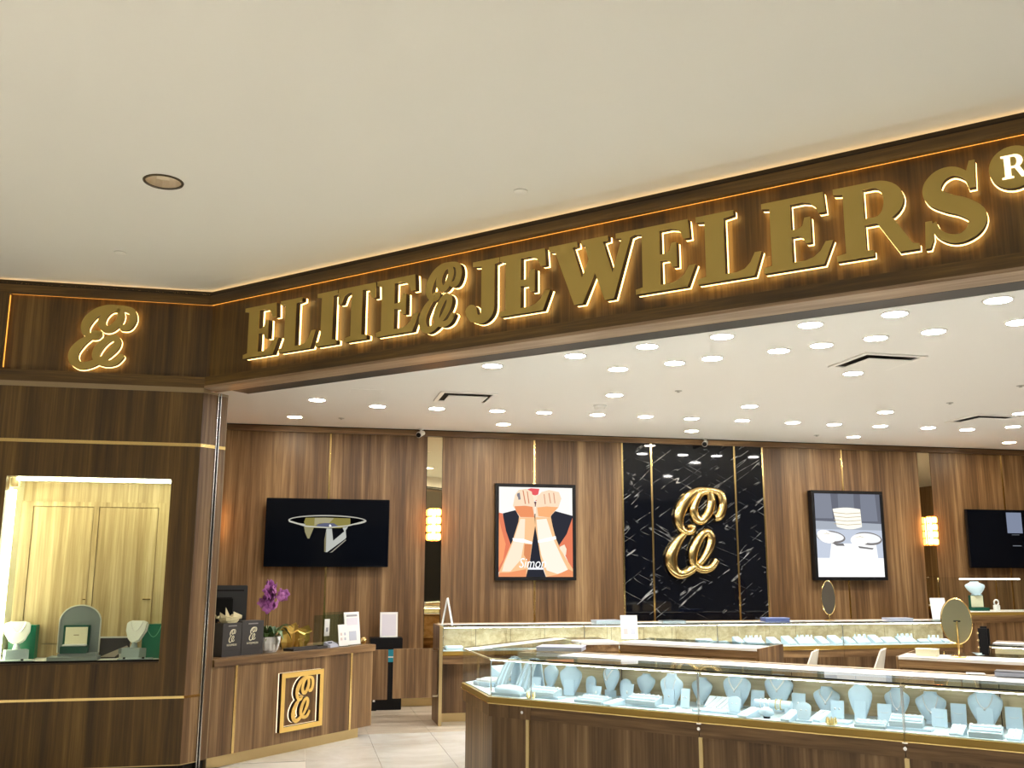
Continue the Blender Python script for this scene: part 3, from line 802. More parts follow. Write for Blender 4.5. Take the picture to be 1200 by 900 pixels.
t = thing('mall_downlight', 'unlit recessed downlight with faceted bronze reflector in the cream mall ceiling', 'downlight', (-.907, 5.854, ZM))
part('trim_ring', MB().lathe([(.104, .001), (.120, .001), (.118, -.005), (.106, -.007)], n=32, cap=False), plain('dark_bronze_ring', (.10, .075, .045), .4, .6), t, True)
mb = MB()
n = 32
mb.rings([[(r * (1 + .035 * (k % 2)) * math.cos(2 * PI * k / n), r * (1 + .035 * (k % 2)) * math.sin(2 * PI * k / n), z) for k in range(n)] for r, z in ((.106, 0), (.098, .05), (.075, .10), (.04, .125))], False)
part('reflector', mb, plain('bronze_reflector', (.85, .74, .58), .35, .55), t)
part('lamp', MB().lathe([(.04, .124), (.034, .10), (.02, .085), (.003, .083)], n=16), GREYEDGE, t, True)

for k in range(12):  # unseen fittings and spots, added to brighten the mall ceiling by floor bounce
    x, y = (-8.6 + 2.3 * (k % 5), (-0.6, 2.2)[k // 5]) if k < 10 else ((-5.2, 4.4), (-3.7, 3.7))[k - 10]
    t = thing('mall_downlight', 'added unseen downlight in the mall ceiling out over the concourse', 'downlight', (x, y, ZM), 0, 'added mall downlights')
    part('trim_ring', lambda: MB().lathe([(.104, 0), (.125, 0), (.122, -.006), (.106, -.008)], n=28, cap=False), TRIMW, t, True, 'md_ring')
    part('lens', lambda: MB().lathe([(.104, 0), (.104, -.004), (.004, -.005)], n=28), E_WHITE, t, True, 'md_lens')
    d = bpy.data.lights.new('added_mall_spot', 'SPOT'); d.energy = ADDED_SPOT; d.spot_size = 1.9; d.spot_blend = .5; d.shadow_soft_size = .1; d.color = (1, .965, .90)
    o = bpy.data.objects.new('added_mall_spot', d); COL.objects.link(o); o.parent = t; o.location = (0, 0, -.02)
def security_camera(x, lab):
    t = thing('security_camera', lab, 'camera', (x, YB - .12, ZC), 0, 'security cameras')
    part('mount', MB().lathe([(.032, 0), (.032, -.012), (.012, -.018), (.012, -.05)], n=16), TRIMW, t, True)
    part('camera_body', MB().tube([(0.03, .05, -.045), (0, 0, -.062), (-.035, -.06, -.085)], [.030, .034, .036], 14), TRIMW, t, True)
    part('lens_cap', MB().tube([(-.035, -.06, -.085), (-.040, -.068, -.089)], .030, 14), BLACK, t, True)
security_camera(1.408, 'white bullet security camera beside the mirror strip near the television')
security_camera(5.156, 'white bullet security camera above the black marble')

# ================================================================== ON THE BACK WALL
def art_polys(parent, W, Hh, y, layers, prefix):
    """flat print: layers of (name, colour, strength, [points in 0..1 from top left])"""
    for k, (nm, col, st, pts) in enumerate(layers):
        key = '%s_%.2f_%.2f_%.2f_%.2f' % ((prefix,) + tuple(col) + (st,))
        mt = MATS.get(key) or emit(key, col, st)
        q = [(-W / 2 + x * W, Hh / 2 - z * Hh) for x, z in pts]
        part(nm, MB().elev(q, y - .0003 * (k + 1), y - .0003 * k), mt, parent)
def lightbox(name, lab, cx, cz, W, Hh, depth, layers, bg, bgst):
    t = thing(name, lab, 'poster', (cx, YB - .024, cz))
    f = .042
    mb = MB()
    for a in ((-W / 2, W / 2, Hh / 2 - f, Hh / 2), (-W / 2, W / 2, -Hh / 2, -Hh / 2 + f), (-W / 2, -W / 2 + f, -Hh / 2 + f, Hh / 2 - f), (W / 2 - f, W / 2, -Hh / 2 + f, Hh / 2 - f)):
        mb.box(a[0], a[1], -depth, 0, a[2], a[3])
    part('frame', mb, BLACK, t, bevel=.002)
    m_ = emit(name + '_ground', bg, bgst)
    o = part('print', MB().box(-W / 2 + f, W / 2 - f, -depth + .012, -depth + .02, -Hh / 2 + f, Hh / 2 - f), m_, t)
    art_polys(o, W - 2 * f, Hh - 2 * f, -depth + .012, layers, name)
    return t, o
def px(pts, x0=72, x1=690, y0=72, y1=835): return [((x - x0) / (x1 - x0), (y - y0) / (y1 - y0)) for x, y in pts]
SK1, SK2, SK3, SK4 = (1.0, .60, .31), (.97, .36, .16), (.84, .23, .12), (1.0, .86, .66)
L1 = [('top_cloth', (.035, .036, .05), .9, px([(105, 300), (205, 272), (370, 300), (550, 275), (690, 312), (690, 480), (575, 580), (545, 700), (200, 700), (170, 560), (125, 450)])),
      ('upper_arm', SK3, 1.0, px([(72, 295), (103, 300), (132, 450), (172, 565), (120, 740), (72, 800)])),
      ('upper_arm', SK3, 1.0, px([(690, 330), (690, 790), (625, 650), (572, 572), (640, 470)])),
      ('arm_light', SK2, 1.05, px([(72, 330), (90, 420), (130, 560), (110, 690), (72, 760)])),
      ('arm_light', SK4, 1.0, px([(580, 580), (620, 560), (638, 600), (632, 650), (610, 650)])),
      ('mouth', (.85, .12, .13), 1.0, px([(300, 92), (340, 80), (410, 84), (405, 110), (390, 190), (350, 185), (335, 120)])),
      ('chin', SK4, 1.0, px([(335, 130), (375, 142), (400, 132), (392, 175), (372, 190), (348, 178)])),
      ('neck_shadow', (.22, .10, .12), .8, px([(345, 195), (395, 195), (378, 238), (368, 238)])),
      ('forearm', SK1, 1.0, px([(240, 320), (368, 315), (374, 400), (352, 540), (332, 690), (298, 835), (72, 835), (78, 790), (110, 720), (188, 525), (235, 370)])),
      ('forearm', SK1, 1.0, px([(376, 315), (505, 318), (520, 400), (545, 500), (585, 600), (690, 770), (690, 835), (465, 835), (420, 690), (396, 540), (374, 400)])),
      ('forearm_light', SK4, 1.02, px([(250, 345), (290, 345), (285, 520), (255, 690), (170, 790), (100, 790), (115, 730), (195, 530)])),
      ('forearm_light', (1, .92, .78), 1.05, px([(385, 350), (470, 340), (520, 500), (600, 680), (650, 780), (560, 810), (470, 780), (425, 650), (400, 520)])),
      ('arm_edge', SK2, .95, px([(150, 800), (300, 770), (298, 835), (72, 835), (78, 800)])),
      ('arm_edge', SK2, .95, px([(560, 815), (655, 770), (690, 790), (690, 835), (465, 835)])),
      ('arm_edge', (.80, .30, .13), .95, px([(285, 560), (345, 560), (330, 690), (318, 720), (280, 650)])),
      ('hand', (1.0, .78, .56), 1.0, px([(188, 235), (205, 140), (235, 98), (300, 86), (345, 110), (372, 225), (368, 330), (245, 335), (215, 280)])),
      ('hand', (1.0, .78, .56), 1.0, px([(376, 250), (392, 150), (430, 110), (490, 92), (575, 108), (596, 165), (570, 245), (515, 305), (500, 330), (376, 330)])),
      ('hand_shade', (.90, .32, .14), 1.0, px([(200, 238), (290, 232), (352, 240), (368, 330), (250, 330), (218, 285)])),
      ('hand_shade', (1.0, .48, .21), 1.0, px([(390, 245), (470, 235), (568, 240), (512, 305), (498, 330), (400, 320)])),
      ('finger_line', (.75, .26, .14), .95, px([(268, 100), (276, 100), (296, 215), (288, 218)])),
      ('finger_line', (.75, .26, .14), .95, px([(304, 108), (311, 108), (326, 212), (318, 214)])),
      ('finger_line', (.80, .36, .22), .95, px([(486, 120), (494, 118), (508, 205), (500, 208)])),
      ('finger_line', (.80, .36, .22), .95, px([(526, 116), (534, 116), (544, 205), (537, 208)])),
      ('finger_line', (.80, .36, .22), .95, px([(446, 130), (453, 128), (462, 215), (455, 216)])),
      ('printed_ring', (.30, .28, .32), .8, px([(222, 128), (244, 120), (252, 178), (234, 182), (230, 160), (222, 148)])),
      ('printed_bracelet', (1.0, .98, .95), 1.15, px([(185, 510), (275, 515), (350, 540), (346, 560), (300, 552), (190, 535)])),
      ('printed_bracelet', (1.0, .98, .95), 1.15, px([(392, 528), (470, 505), (545, 488), (550, 515), (480, 535), (396, 548)])),
      ('cloth_gap', (.03, .032, .045), .9, px([(370, 430), (378, 430), (398, 545), (418, 680), (442, 774), (312, 774), (334, 680), (354, 545)])),
      ('cloth_gap', (.025, .03, .045), .9, px([(312, 772), (440, 772), (462, 835), (297, 835)])),
      ('printed_bar', (.92, .93, .98), 1.0, px([(312, 757), (440, 757), (440, 774), (312, 774)]))]
t, pr = lightbox('backlit_poster', 'black framed lit poster of two raised forearms with bracelets', 2.872, 2.046, 1.03, 1.185, .075, L1, (1.0, .975, .93), 1.05)
text_mesh('poster_lettering', 'Simon', .17, emit('poster_white_ink', (1, 1, 1), 1.15), pr, (-.05, -.075 + .012 - .0102, -.44), shear=.25, width=.34)
L2 = [('backdrop_dark', (.15, .16, .20), 1.0, [(0, 0), (1, 0), (1, .36), (0, .33)]),
      ('backdrop_band', (.25, .27, .33), 1.0, [(0, 0), (.25, 0), (.27, .30), (0, .30)]),
      ('backdrop_band', (.21, .23, .28), 1.0, [(.36, 0), (.60, 0), (.60, .32), (.36, .32)]),
      ('backdrop_band', (.22, .24, .30), 1.0, [(.70, 0), (.93, 0), (.95, .33), (.70, .33)]),
      ('soft_band', (.42, .46, .53), 1.0, [(0, .33), (1, .36), (1, .46), (0, .44)]),
      ('table_top', (.60, .66, .78), 1.0, [(0, .43), (1, .44), (1, .78), (0, .78)]),
      ('table_glow', (.98, .99, 1.0), 1.1, [(.22, .60), (.90, .60), (.92, .80), (.18, .80)]),
      ('white_base', (1, 1, 1), 1.15, [(0, .775), (1, .775), (1, 1), (0, 1)]),
      ('ring_shadow', (.26, .25, .25), .8, [(.24, .60), (.40, .60), (.42, .63), (.30, .63)]),
      ('ring_shadow', (.26, .25, .25), .8, [(.62, .63), (.86, .655), (.84, .672), (.64, .655)]),
      ('ring_stack', (1.0, .97, .86), 1.1, [(.27, .185)] + [(.27 + .42 * k / 8, .185 - .018 * math.sin(PI * k / 8)) for k in range(9)] + [(.70, .40)] + [(.70 - .38 * k / 8, .40 + .03 * math.sin(PI * k / 8)) for k in range(9)])]
for zz in (.225, .27, .315, .36):
    L2.append(('ring_line', (.62, .50, .30), .85, [(.28, zz), (.48, zz + .014), (.69, zz), (.69, zz + .007), (.48, zz + .021), (.28, zz + .007)]))
for cx, cz, a, b in ((.22, .525, .215, .075), (.78, .54, .215, .078)):
    o_ = ellipse(cx, cz, a, b, .08, 32)
    L2.append(('ring_hoop', (.28, .26, .26), .8, o_))
    L2.append(('ring_inside', (.93, .95, .97), 1.05, ellipse(cx, cz - .006, a - .022, b - .02, .08, 32)))
L2 += [('ring_gems', (1, .99, .94), 1.15, ellipse(.15, .52, .14, .075, .25, 24)), ('ring_gems', (1, .99, .94), 1.15, ellipse(.66, .55, .15, .07, -.1, 24)),
       ('gem_line', (.75, .68, .52), .9, [(.10, .49), (.16, .475), (.24, .50), (.16, .485)]), ('gem_line', (.75, .68, .52), .9, [(.56, .53), (.66, .51), (.76, .535), (.66, .52)])]
lightbox('backlit_poster', 'black framed lit poster of stacked rings on pale ground', 7.175, 2.048, 1.06, 1.18, .10, L2, (.26, .28, .34), 1.0)

def television(lab, cx, cz, W, Hh):
    t = thing('television', lab, 'television', (cx, YB - .024, cz))
    part('wall_bracket', MB().box(-.2, .2, -.05, 0, -.15, .15), BLACK, t)
    part('casing', MB().box(-W / 2, W / 2, -.10, -.05, -Hh / 2, Hh / 2), BLACK, t, bevel=.006)
    s_ = part('screen', MB().box(-W / 2 + .008, W / 2 - .008, -.103, -.10, -Hh / 2 + .012, Hh / 2 - .008), SCREEN, t)
    return t, s_
t, sc = television('large black television showing a gold ring', .325, 2.006, 1.445, .80)
def tp(pts): return [((x - 50) / 1080.0, (y - 70) / 605.0) for x, y in pts]
TV1 = [('ring_rim', (.62, .60, .52), .75, tp([(240 + 345 + 345 * math.cos(a), 262 + 50 * math.sin(a) - 12 * math.cos(a) * 0) for a in [2 * PI * k / 40 for k in range(40)]])),
       ('rim_gap', (.004, .004, .005), .3, tp([(585 + 330 * math.cos(a), 263 + 40 * math.sin(a)) for a in [2 * PI * k / 40 for k in range(40)]])),
       ('ring_band', (.42, .36, .10), .62, tp([(390, 240), (560, 236), (785, 240), (787, 290), (740, 318), (700, 330), (470, 330), (400, 318), (378, 280)])),
       ('band_light', (.55, .50, .30), .7, tp([(470, 240), (560, 237), (640, 240), (600, 285), (520, 285), (470, 310)])),
       ('band_shade', (.16, .17, .27), .7, tp([(480, 320), (500, 296), (560, 285), (640, 287), (690, 318)])),
       ('ring_shoulder', (.45, .41, .22), .65, tp([(380, 318), (466, 328), (448, 380), (430, 428), (415, 426), (390, 370)])),
       ('ring_shank', (.66, .68, .62), .75, tp([(578, 335), (625, 335), (640, 445), (735, 360), (718, 325), (768, 315), (748, 350), (755, 415), (745, 428), (590, 550), (565, 545), (562, 440)])),
       ('shank_edge', (.34, .30, .16), .6, tp([(562, 440), (578, 350), (580, 545), (565, 545)])),
       ('shank_line', (.50, .47, .38), .6, tp([(612, 552), (635, 550), (755, 440), (750, 432), (630, 542)])),
       ('gem_spark', (.95, .95, .92), 1.0, tp([(597, 308), (606, 295), (616, 303), (622, 312), (606, 320)])),
       ('rim_front', (.70, .69, .58), .8, tp([(240, 262), (250, 280), (400, 322), (585, 332), (770, 312), (915, 272), (928, 258), (905, 262), (765, 302), (585, 322), (402, 310), (262, 268)]))]
art_polys(sc, 1.445 - .016, .80 - .02, -.103, TV1, 'tv')
t, sc = television('black television with a plain pale square near its top', 9.706, 2.022, 1.445, .80)
art_polys(sc, 1.43, .78, -.103, [('screen_square', (.36, .42, .58), .62, [(.43, .035), (.60, .035), (.60, .40), (.43, .40)]), ('screen_line', (.40, .44, .5), .5, [(.475, .425), (.56, .425), (.56, .432), (.475, .432)]), ('screen_line', (.40, .44, .5), .5, [(.475, .615), (.57, .615), (.57, .628), (.475, .628)])], 'tv2')

t = thing('marble_emblem', 'polished gold script E emblem on the black marble', 'sign emblem', (4.60, YB - .05, 1.445))
part('emblem_body', logo_tube(.86, 1.20, .045), GOLD, t, True)
mb = MB()
for x, z in ((.12, .25), (.28, .78), (.62, .70)): mb.box(x * .86, x * .86 + .012, 0, .04, z * 1.2, z * 1.2 + .012)
part('mounting_stud', mb, GOLD, t)

for x, lab in ((-1.055, 'glowing crystal wall sconce half hidden behind the entrance pillar'), (1.60, 'glowing crystal wall sconce on the mirror strip beside the gold ring television'), (8.46, 'glowing crystal wall sconce on the mirror strip beside the ring poster'), (11.0, 'glowing crystal wall sconce at the far end of the back wall')):
    t = thing('wall_sconce', lab, 'wall lamp', (x, YB - .004, 1.92), 0, 'crystal wall sconces')
    part('back_plate', lambda: MB().box(-.035, .035, -.012, 0, .02, .39), GOLD, t, key='sc_b')
    part('bulb_tube', lambda: MB().lathe([(.014, .03), (.014, .38)], (0, -.05, 0), 10), E_SCONCE, t, key='sc_e')
    for r in range(4):
        for k in range(5):
            a = PI + PI * (k + .5) / 5
            part('crystal', lambda: MB().lathe([(.004, 0), (.019, .01), (.022, .045), (.019, .075), (.004, .085)], n=6), CRYSTAL, t, key='sc_c', loc=(.064 * math.cos(a), -.06 + .052 * math.sin(a), .012 + r * .098))
    for r in range(5):
        part('ring_band', lambda: MB().tube([(.066 * math.cos(a), -.045 + .06 * math.sin(a), 0) for a in [PI + PI * q / 12 for q in range(13)]], .004, 5), GOLD, t, key='sc_r', loc=(0, 0, .006 + r * .097))

# ================================================================== SHOWCASES
Q1 = (1.307, 6.685)
ZD = 0.745
def showcase(name, lab, loc, rz, L, D, grp, lead=False, knee=0.0, wht=(.36, .62), bar=True, mats=(WV, WHB)):
    t = thing(name, lab, 'showcase', (loc[0], loc[1], 0), rz, grp)
    g = .0015
    k = knee
    part('brass_kick', MB().box(g, L - g, k + .05, D - .02, 0, .09), GOLDS, t)
    part('cabinet_body', MB().box(g, L - g, k + .025, D, .09, .615), mats[0], t)
    part('apron', MB().box(g, L - g, 0, D, .615, .704), mats[1], t, bevel=.002)
    part('gold_rail', MB().box(g, L - g, -.006, .02, .704, .740), GOLDLEAF, t, label='gold painted rail under the glass')
    part('rail_lip', MB().box(g, L - g, -.012, .0, .698, .704), GOLD, t)
    part('display_deck', MB().box(g, L - g, .02, D - .16, .704, ZD), DECK, t)
    part('inner_back', MB().box(g, L - g, D - .16, D, .704, .985), WPALE, t)
    for q in range(1, int(L / .38)):
        x = q * L / int(L / .38)
        part('back_post', MB().box(x - .022, x + .022, D - .172, D - .16, ZD, .985), WPALE, t)
        part('back_slot', MB().box(x + .024, x + .028, D - .163, D - .16, ZD, .985), GAP, t)
    part('front_pane', MB().box(g, L - g, .002, .008, .740, .984), GLASS, t, label='clear front glass')
    for x in (g, L - .006): part('joint_strip', MB().box(x, x + .0045, .002, .012, .740, .984), STEEL, t)
    part('top_rail', MB().box(g, L - g, 0.0, .014, .984, .994), plain('champagne_edge', (.80, .70, .45), .35, .3) if 'champagne_edge' not in MATS else MATS['champagne_edge'], t)
    part('glass_edge', MB().box(g, L - g, -.008, -.004, .994, 1.002), BLACK, t)
    part('light_bar', MB().box(.02, L - .02, .016, .036, .979, .9838), E_LEDIN, t, label='slim light bar inside the front edge')
    part('top_pane', MB().box(g, L - g, -.004, wht[0], .994, 1.002), GLASST, t, label='clear glass top')
    part('white_counter', MB().box(g, L - g, wht[0], wht[1], .986, 1.002), WHITE, t, label='white counter strip')
    part('rear_rim', MB().box(g, L - g, wht[1], D + .01, .986, 1.006), MATS['pale_edge_band'], t)
    if bar:
        part('brass_bar', MB().box(-.012, .012, k + .015, k + .03, .09, .615), GOLDS, t, label='upright brass bar')
        part('lock', MB().tube([(.0, .0, .665), (.0, -.010, .665)], .010, 12), CHROME, t)
        part('lock_plate', MB().box(-.014, .014, -.004, .0, .69, .697), CHROME, t)
    return t
def onB_(s, d): return (Q1[0] + (s + d) / R2, Q1[1] + (d - s) / R2)
units = [(.33, 1.51, 'front showcase unit of busts and ring trays next to the angled corner case'), (1.51, 2.67, 'front showcase unit holding the bracelet roll'), (2.67, 3.84, 'front showcase unit right of the bracelet roll unit with a long ring tray'), (3.84, 5.0, 'last front showcase unit along the entrance')]
for a, b, lab in units:
    showcase('glass_showcase', lab, onB_(a, 0), RB, b - a, .68, 'front showcases along the entrance', bar=a > .5)
# angled corner unit: chamfered nose and run along the gap
Q2 = (1.265, 7.53); Q3 = (2.195, 8.46)
def W(pts): return [(x - Q1[0], y - Q1[1]) for x, y in pts]
nB = (1 / R2, 1 / R2)
a0 = onB_(.33, 0); a1 = onB_(.33, .68)
I1 = (1.711, 7.269); I2 = (2.30, 7.86)
t = thing('corner_showcase', 'corner glass showcase with angled nose beside the pale tile aisle', 'showcase', (Q1[0], Q1[1], 0), 0, 'front showcases along the entrance')
outer = [a0, Q1, Q2, Q3]; inner = [I2, I1, a1]
def inset(pl, d):
    out = []
    for i, p in enumerate(pl):
        dirs = []
        if i > 0: dirs.append((p[0] - pl[i - 1][0], p[1] - pl[i - 1][1]))
        if i < len(pl) - 1: dirs.append((pl[i + 1][0] - p[0], pl[i + 1][1] - p[1]))
        ns = []
        for dx, dy in dirs:
            l = math.hypot(dx, dy); ns.append((dy / l, -dx / l))
        if len(ns) == 2:
            mx, my = ns[0][0] + ns[1][0], ns[0][1] + ns[1][1]; l = mx * mx + my * my
            out.append((p[0] + mx * 2 / l * d, p[1] + my * 2 / l * d))
        else: out.append((p[0] + ns[0][0] * d, p[1] + ns[0][1] * d))
    return out
part('brass_kick', MB().plan(W(inset(outer, .05) + inner), 0, .09), GOLDS, t)
part('cabinet_body', MB().plan(W(inset(outer, .025) + inner), .09, .615), WV, t)
part('apron', MB().plan(W(outer + inner), .615, .704), WV, t)
part('gold_rail', MB().plan(W(inset(outer, -.006) + inset(outer, .02)[::-1]), .704, .740), GOLDLEAF, t, label='gold painted rail under the glass')
part('rail_lip', MB().plan(W(inset(outer, -.012) + outer[::-1]), .698, .704), GOLD, t)
part('display_deck', MB().plan(W(inset(outer, .02) + inner), .704, ZD), DECK, t)
for i in range(3):
    pq = [outer[i], outer[i + 1]]
    part('front_pane', MB().plan(W(inset(pq, .002) + inset(pq, .008)[::-1]), .740, .984), GLASS, t, label='clear front glass')
part('top_rail', MB().plan(W(outer + inset(outer, .014)[::-1]), .984, .994), MATS['champagne_edge'], t)
part('top_pane', MB().plan(W(outer + inner), .994, 1.002), GLASST, t, label='clear glass top')
part('light_bar', MB().plan(W(inset(outer, .016) + inset(outer, .036)[::-1]), .979, .9838), E_LEDIN, t, label='slim light bar inside the front edge')
part('inner_back', MB().plan(W([I1, a1, (a1[0] - .08, a1[1] - .08), (I1[0] - .08, I1[1] - .08)]), ZD, .985), WPALE, t)
part('inner_back', MB().plan(W([I1, I2, (I2[0] - .06, I2[1] + .06), (I1[0] - .06, I1[1] + .06)]), ZD, .985), WPALE, t)
D0 = [(Q2[0] + .06, Q2[1] + .0), (Q3[0] + .0, Q3[1] - .06)]
part('white_counter', MB().plan(W([(D0[0][0] + .10, D0[0][1] + .02), (D0[1][0] + .02, D0[1][1] - .06), (D0[1][0] + .10, D0[1][1] - .14), (D0[0][0] + .18, D0[0][1] - .06)]), 1.002, 1.005), WHITE, t, label='white counter strip')
part('joint_post', MB().plan(W([(p[0], p[1]) for p in inset([Q1, (Q1[0], Q1[1] + .01)], .01)] + [(Q1[0] + .018, Q1[1] + .012), (Q1[0] + .018, Q1[1] + .002)]), .740, .99), CHROME, t)
part('brass_bar', MB().plan(W([(x, y) for x, y in [onB_(.285, .015), onB_(.309, .015), onB_(.309, .03), onB_(.285, .03)]]), .09, .615), GOLDS, t)
part('lock', MB().tube([(onB_(.27, 0)[0] - Q1[0], onB_(.27, 0)[1] - Q1[1], .66), (onB_(.27, -.01)[0] - Q1[0], onB_(.27, -.01)[1] - Q1[1], .66)], .010, 12), CHROME, t)

# long case in front of the back wall
YC = 10.278
for k in range(4):
    lab = ['back wall showcase unit at the gate end, almost empty', 'back wall showcase unit before the black marble', 'back wall showcase unit full of grey trays before the ring poster', 'back wall showcase unit at the end by the brass disc mirror'][k]
    showcase('glass_showcase', lab, (1.512 + 1.545 * k, YC), 0, 1.545, .50, 'showcases along the back wall', knee=.22, wht=(.22, .42), bar=False, mats=(WV, WHA))
t = thing('end_panel', 'walnut end panel with brass edge closing the back wall showcase by the gate', 'end panel', (1.494, YC, 0))
part('panel', MB().box(-.016, .016, 0, .50, 0, 1.0), WV, t)
part('brass_edge', MB().box(-.017, .017, -.006, 0, 0, 1.0), GOLDS, t)

# staff side counters of the inner island: drawers face the entrance
def island(name, lab, loc, rz, L, D, nd, ends=(True, True)):
    t = thing(name, lab, 'counter', (loc[0], loc[1], 0), rz, 'inner island counters')
    part('toe_kick', MB().box(.01, L - .01, .05, D, 0, .09), GAP, t)
    part('carcass', MB().box(.0, L, .015, D, .09, .80), WV, t)
    part('top_board', MB().box(.0, L, 0, .30, .925, .980), WHB, t)
    part('rear_board', MB().box(.0, L, .015, .28, .80, .925), WHB, t)
    for q in range(nd):
        a = L * q / nd + .018; b = L * (q + 1) / nd - .018
        for z0, z1 in ((.735, .915), (.52, .725), (.30, .51), (.10, .29)):
            d_ = part('drawer', MB().box(a, b, -.002, .015, z0, z1), WHB, t, bevel=.003)
            part('lock', MB().tube([((a + b) / 2, -.002, z1 - .04), ((a + b) / 2, -.009, z1 - .04)], .009, 10), GOLD, d_)
    part('white_counter', MB().box(0, L, -.006, .30, .980, 1.0), WHITE, t, label='white counter strip')
    part('top_pane', MB().box(0, L, .30, D, .992, 1.0), GLASST, t)
    part('front_pane', MB().box(0, L, D - .008, D - .002, .80, .992), GLASS, t)
    if ends[0]: part('end_panel', MB().box(-.018, 0, 0, D, 0, .998), WV, t)
    if ends[1]: part('end_panel', MB().box(L, L + .018, 0, D, 0, .998), WV, t)
    return t
V1 = (2.64, 7.86)
island('drawer_counter', 'short walnut drawer counter between corner showcase and angled counter', (2.31, 7.86), 0, .325, .60, 1, (False, False))
island('drawer_counter', 'walnut drawer counter with white top carrying the standing price card', V1, RB, 1.17, .60, 3, (False, True))
island('drawer_counter', 'walnut drawer counter with white top carrying the brass disc mirror', (4.155, 6.245), RB, 3.4, .65, 6, (True, False))
showcase('glass_showcase', 'small glass showcase beyond the brass disc mirror', (5.50, 7.02), RB, 1.3, .5, None, wht=(.2, .42), bar=False)

# ================================================================== JEWELLERY STANDS
PROF = [(0, .17, .10), (.12, .26, .13), (.35, .40, .17), (.58, .49, .19), (.70, .50, .18), (.80, .42, .16), (.87, .28, .14), (.92, .215, .13), (1.0, .205, .125)]
def prof(tz):
    for (t0, a0_, b0), (t1, a1_, b1) in zip(PROF, PROF[1:]):
        if tz <= t1:
            k = (tz - t0) / (t1 - t0); return a0_ + (a1_ - a0_) * k, b0 + (b1 - b0) * k
    return PROF[-1][1:]
def bust_mb():
    rr = []
    for i in range(15):
        tz = i / 14; a, b = prof(tz)
        rr.append([(a * math.cos(q), .10 * tz + b * math.sin(q) * (1 if math.sin(q) < 0 else .55), tz) for q in [2 * PI * j / 20 for j in range(20)]])
    return MB().rings(rr)
def bust_front(x, tz):
    a, b = prof(tz); return .10 * tz - b * math.sqrt(max(0, 1 - (x / a) ** 2))
def bust(loc, rz, w_, h, zb, lab, board=False, jewel=None, mat=None, grp='necklace busts in the front showcases'):
    z0 = loc[2]
    t = thing('necklace_bust', lab, 'display bust', loc, rz, grp)
    lift = max(zb - z0, .006)
    part('stand', lambda: MB().box(-.5, .5, -.5, .5, 0, 1), BUST, t, key='bust_stand', bevel=0).scale = (w_ * .34, w_ * .26, lift + .004)
    b = part('bust_form', bust_mb, mat or BUST, t, True, key='bust_form' + (mat.name if mat else ''))
    b.scale = (w_, w_, h); b.location = (0, 0, lift)
    if board:
        o = part('chest_board', lambda: MB().box(-.5, .5, -.06, 0, 0, 1), BUST, t, key='bust_board', bevel=.01)
        o.scale = (w_ * .46, w_, h * .52); o.location = (0, -w_ * .17, .002); o.rotation_euler = (-.12, 0, 0)
    if jewel:
        pts = []
        for i in range(17):
            u = i / 16 * 2 - 1; x = .24 * u
            tz = .80 - (.80 - jewel[1]) * (1 - abs(u) ** (1.15 if jewel[0] == 'v' else 2.2))
            if abs(u) > .85: tz += (abs(u) - .85) * .3
            pts.append((x * w_, bust_front(x, tz) * w_ - .004, lift + tz * h))
        n = bpy.data.objects.new('necklace', MB().tube(pts, .0046 if jewel[0] == 'v' else .003, 6).mesh('necklace', True))
        n.data.materials.append(PEARL if jewel[0] == 'v' else SILVER)
        COL.objects.link(n); n.location = loc; n.rotation_euler = (0, 0, rz)
        tag(n, jewel[2], 'necklace', 'necklaces on the front showcase busts')
        bm_ = MB().sphere((0, bust_front(0, jewel[1]) * w_ - .008, lift + jewel[1] * h - .006), .007, 8, 6)
        o = part('pendant', bm_, SILVER, n, True)
    return t
def card(loc, rz, w_, h, lab, kind='pendant'):
    t = thing('jewellery_card', lab, 'display card', loc, rz, 'standing cards in the front showcases')
    c = part('card_board', lambda: MB().box(-.5, .5, -.06, .0, 0, 1), BUST, t, key='card', bevel=.012)
    c.scale = (w_, .10, h); c.rotation_euler = (-.20, 0, 0)
    part('card_foot', MB().box(-w_ * .3, w_ * .3, -.006, .045, 0, .004), TRAYM, t)
    part('card_strut', MB().box(-.006, .006, .014, .036, .003, h * .5), TRAYM, t)
    if kind == 'bar':
        part('chain', MB().tube([(x * w_ * .3, -.010 + z * .2, z) for x, z in [(-1 + k / 4, h * (.52 + .05 * (k / 4 - 1) ** 2)) for k in range(9)]], .0014, 5), SILVER, t)
    elif kind == 'pair':
        for sx in (-1, 1): part('earring', MB().sphere((sx * w_ * .16, -.012 + h * .12, h * .55), .006, 8, 6), SILVER, t, True)
    else:
        part('pendant', MB().sphere((0, -.012 + h * .1, h * .48), .008, 8, 6, (.8, .6, 1.3)), PEARL, t, True)
    return t
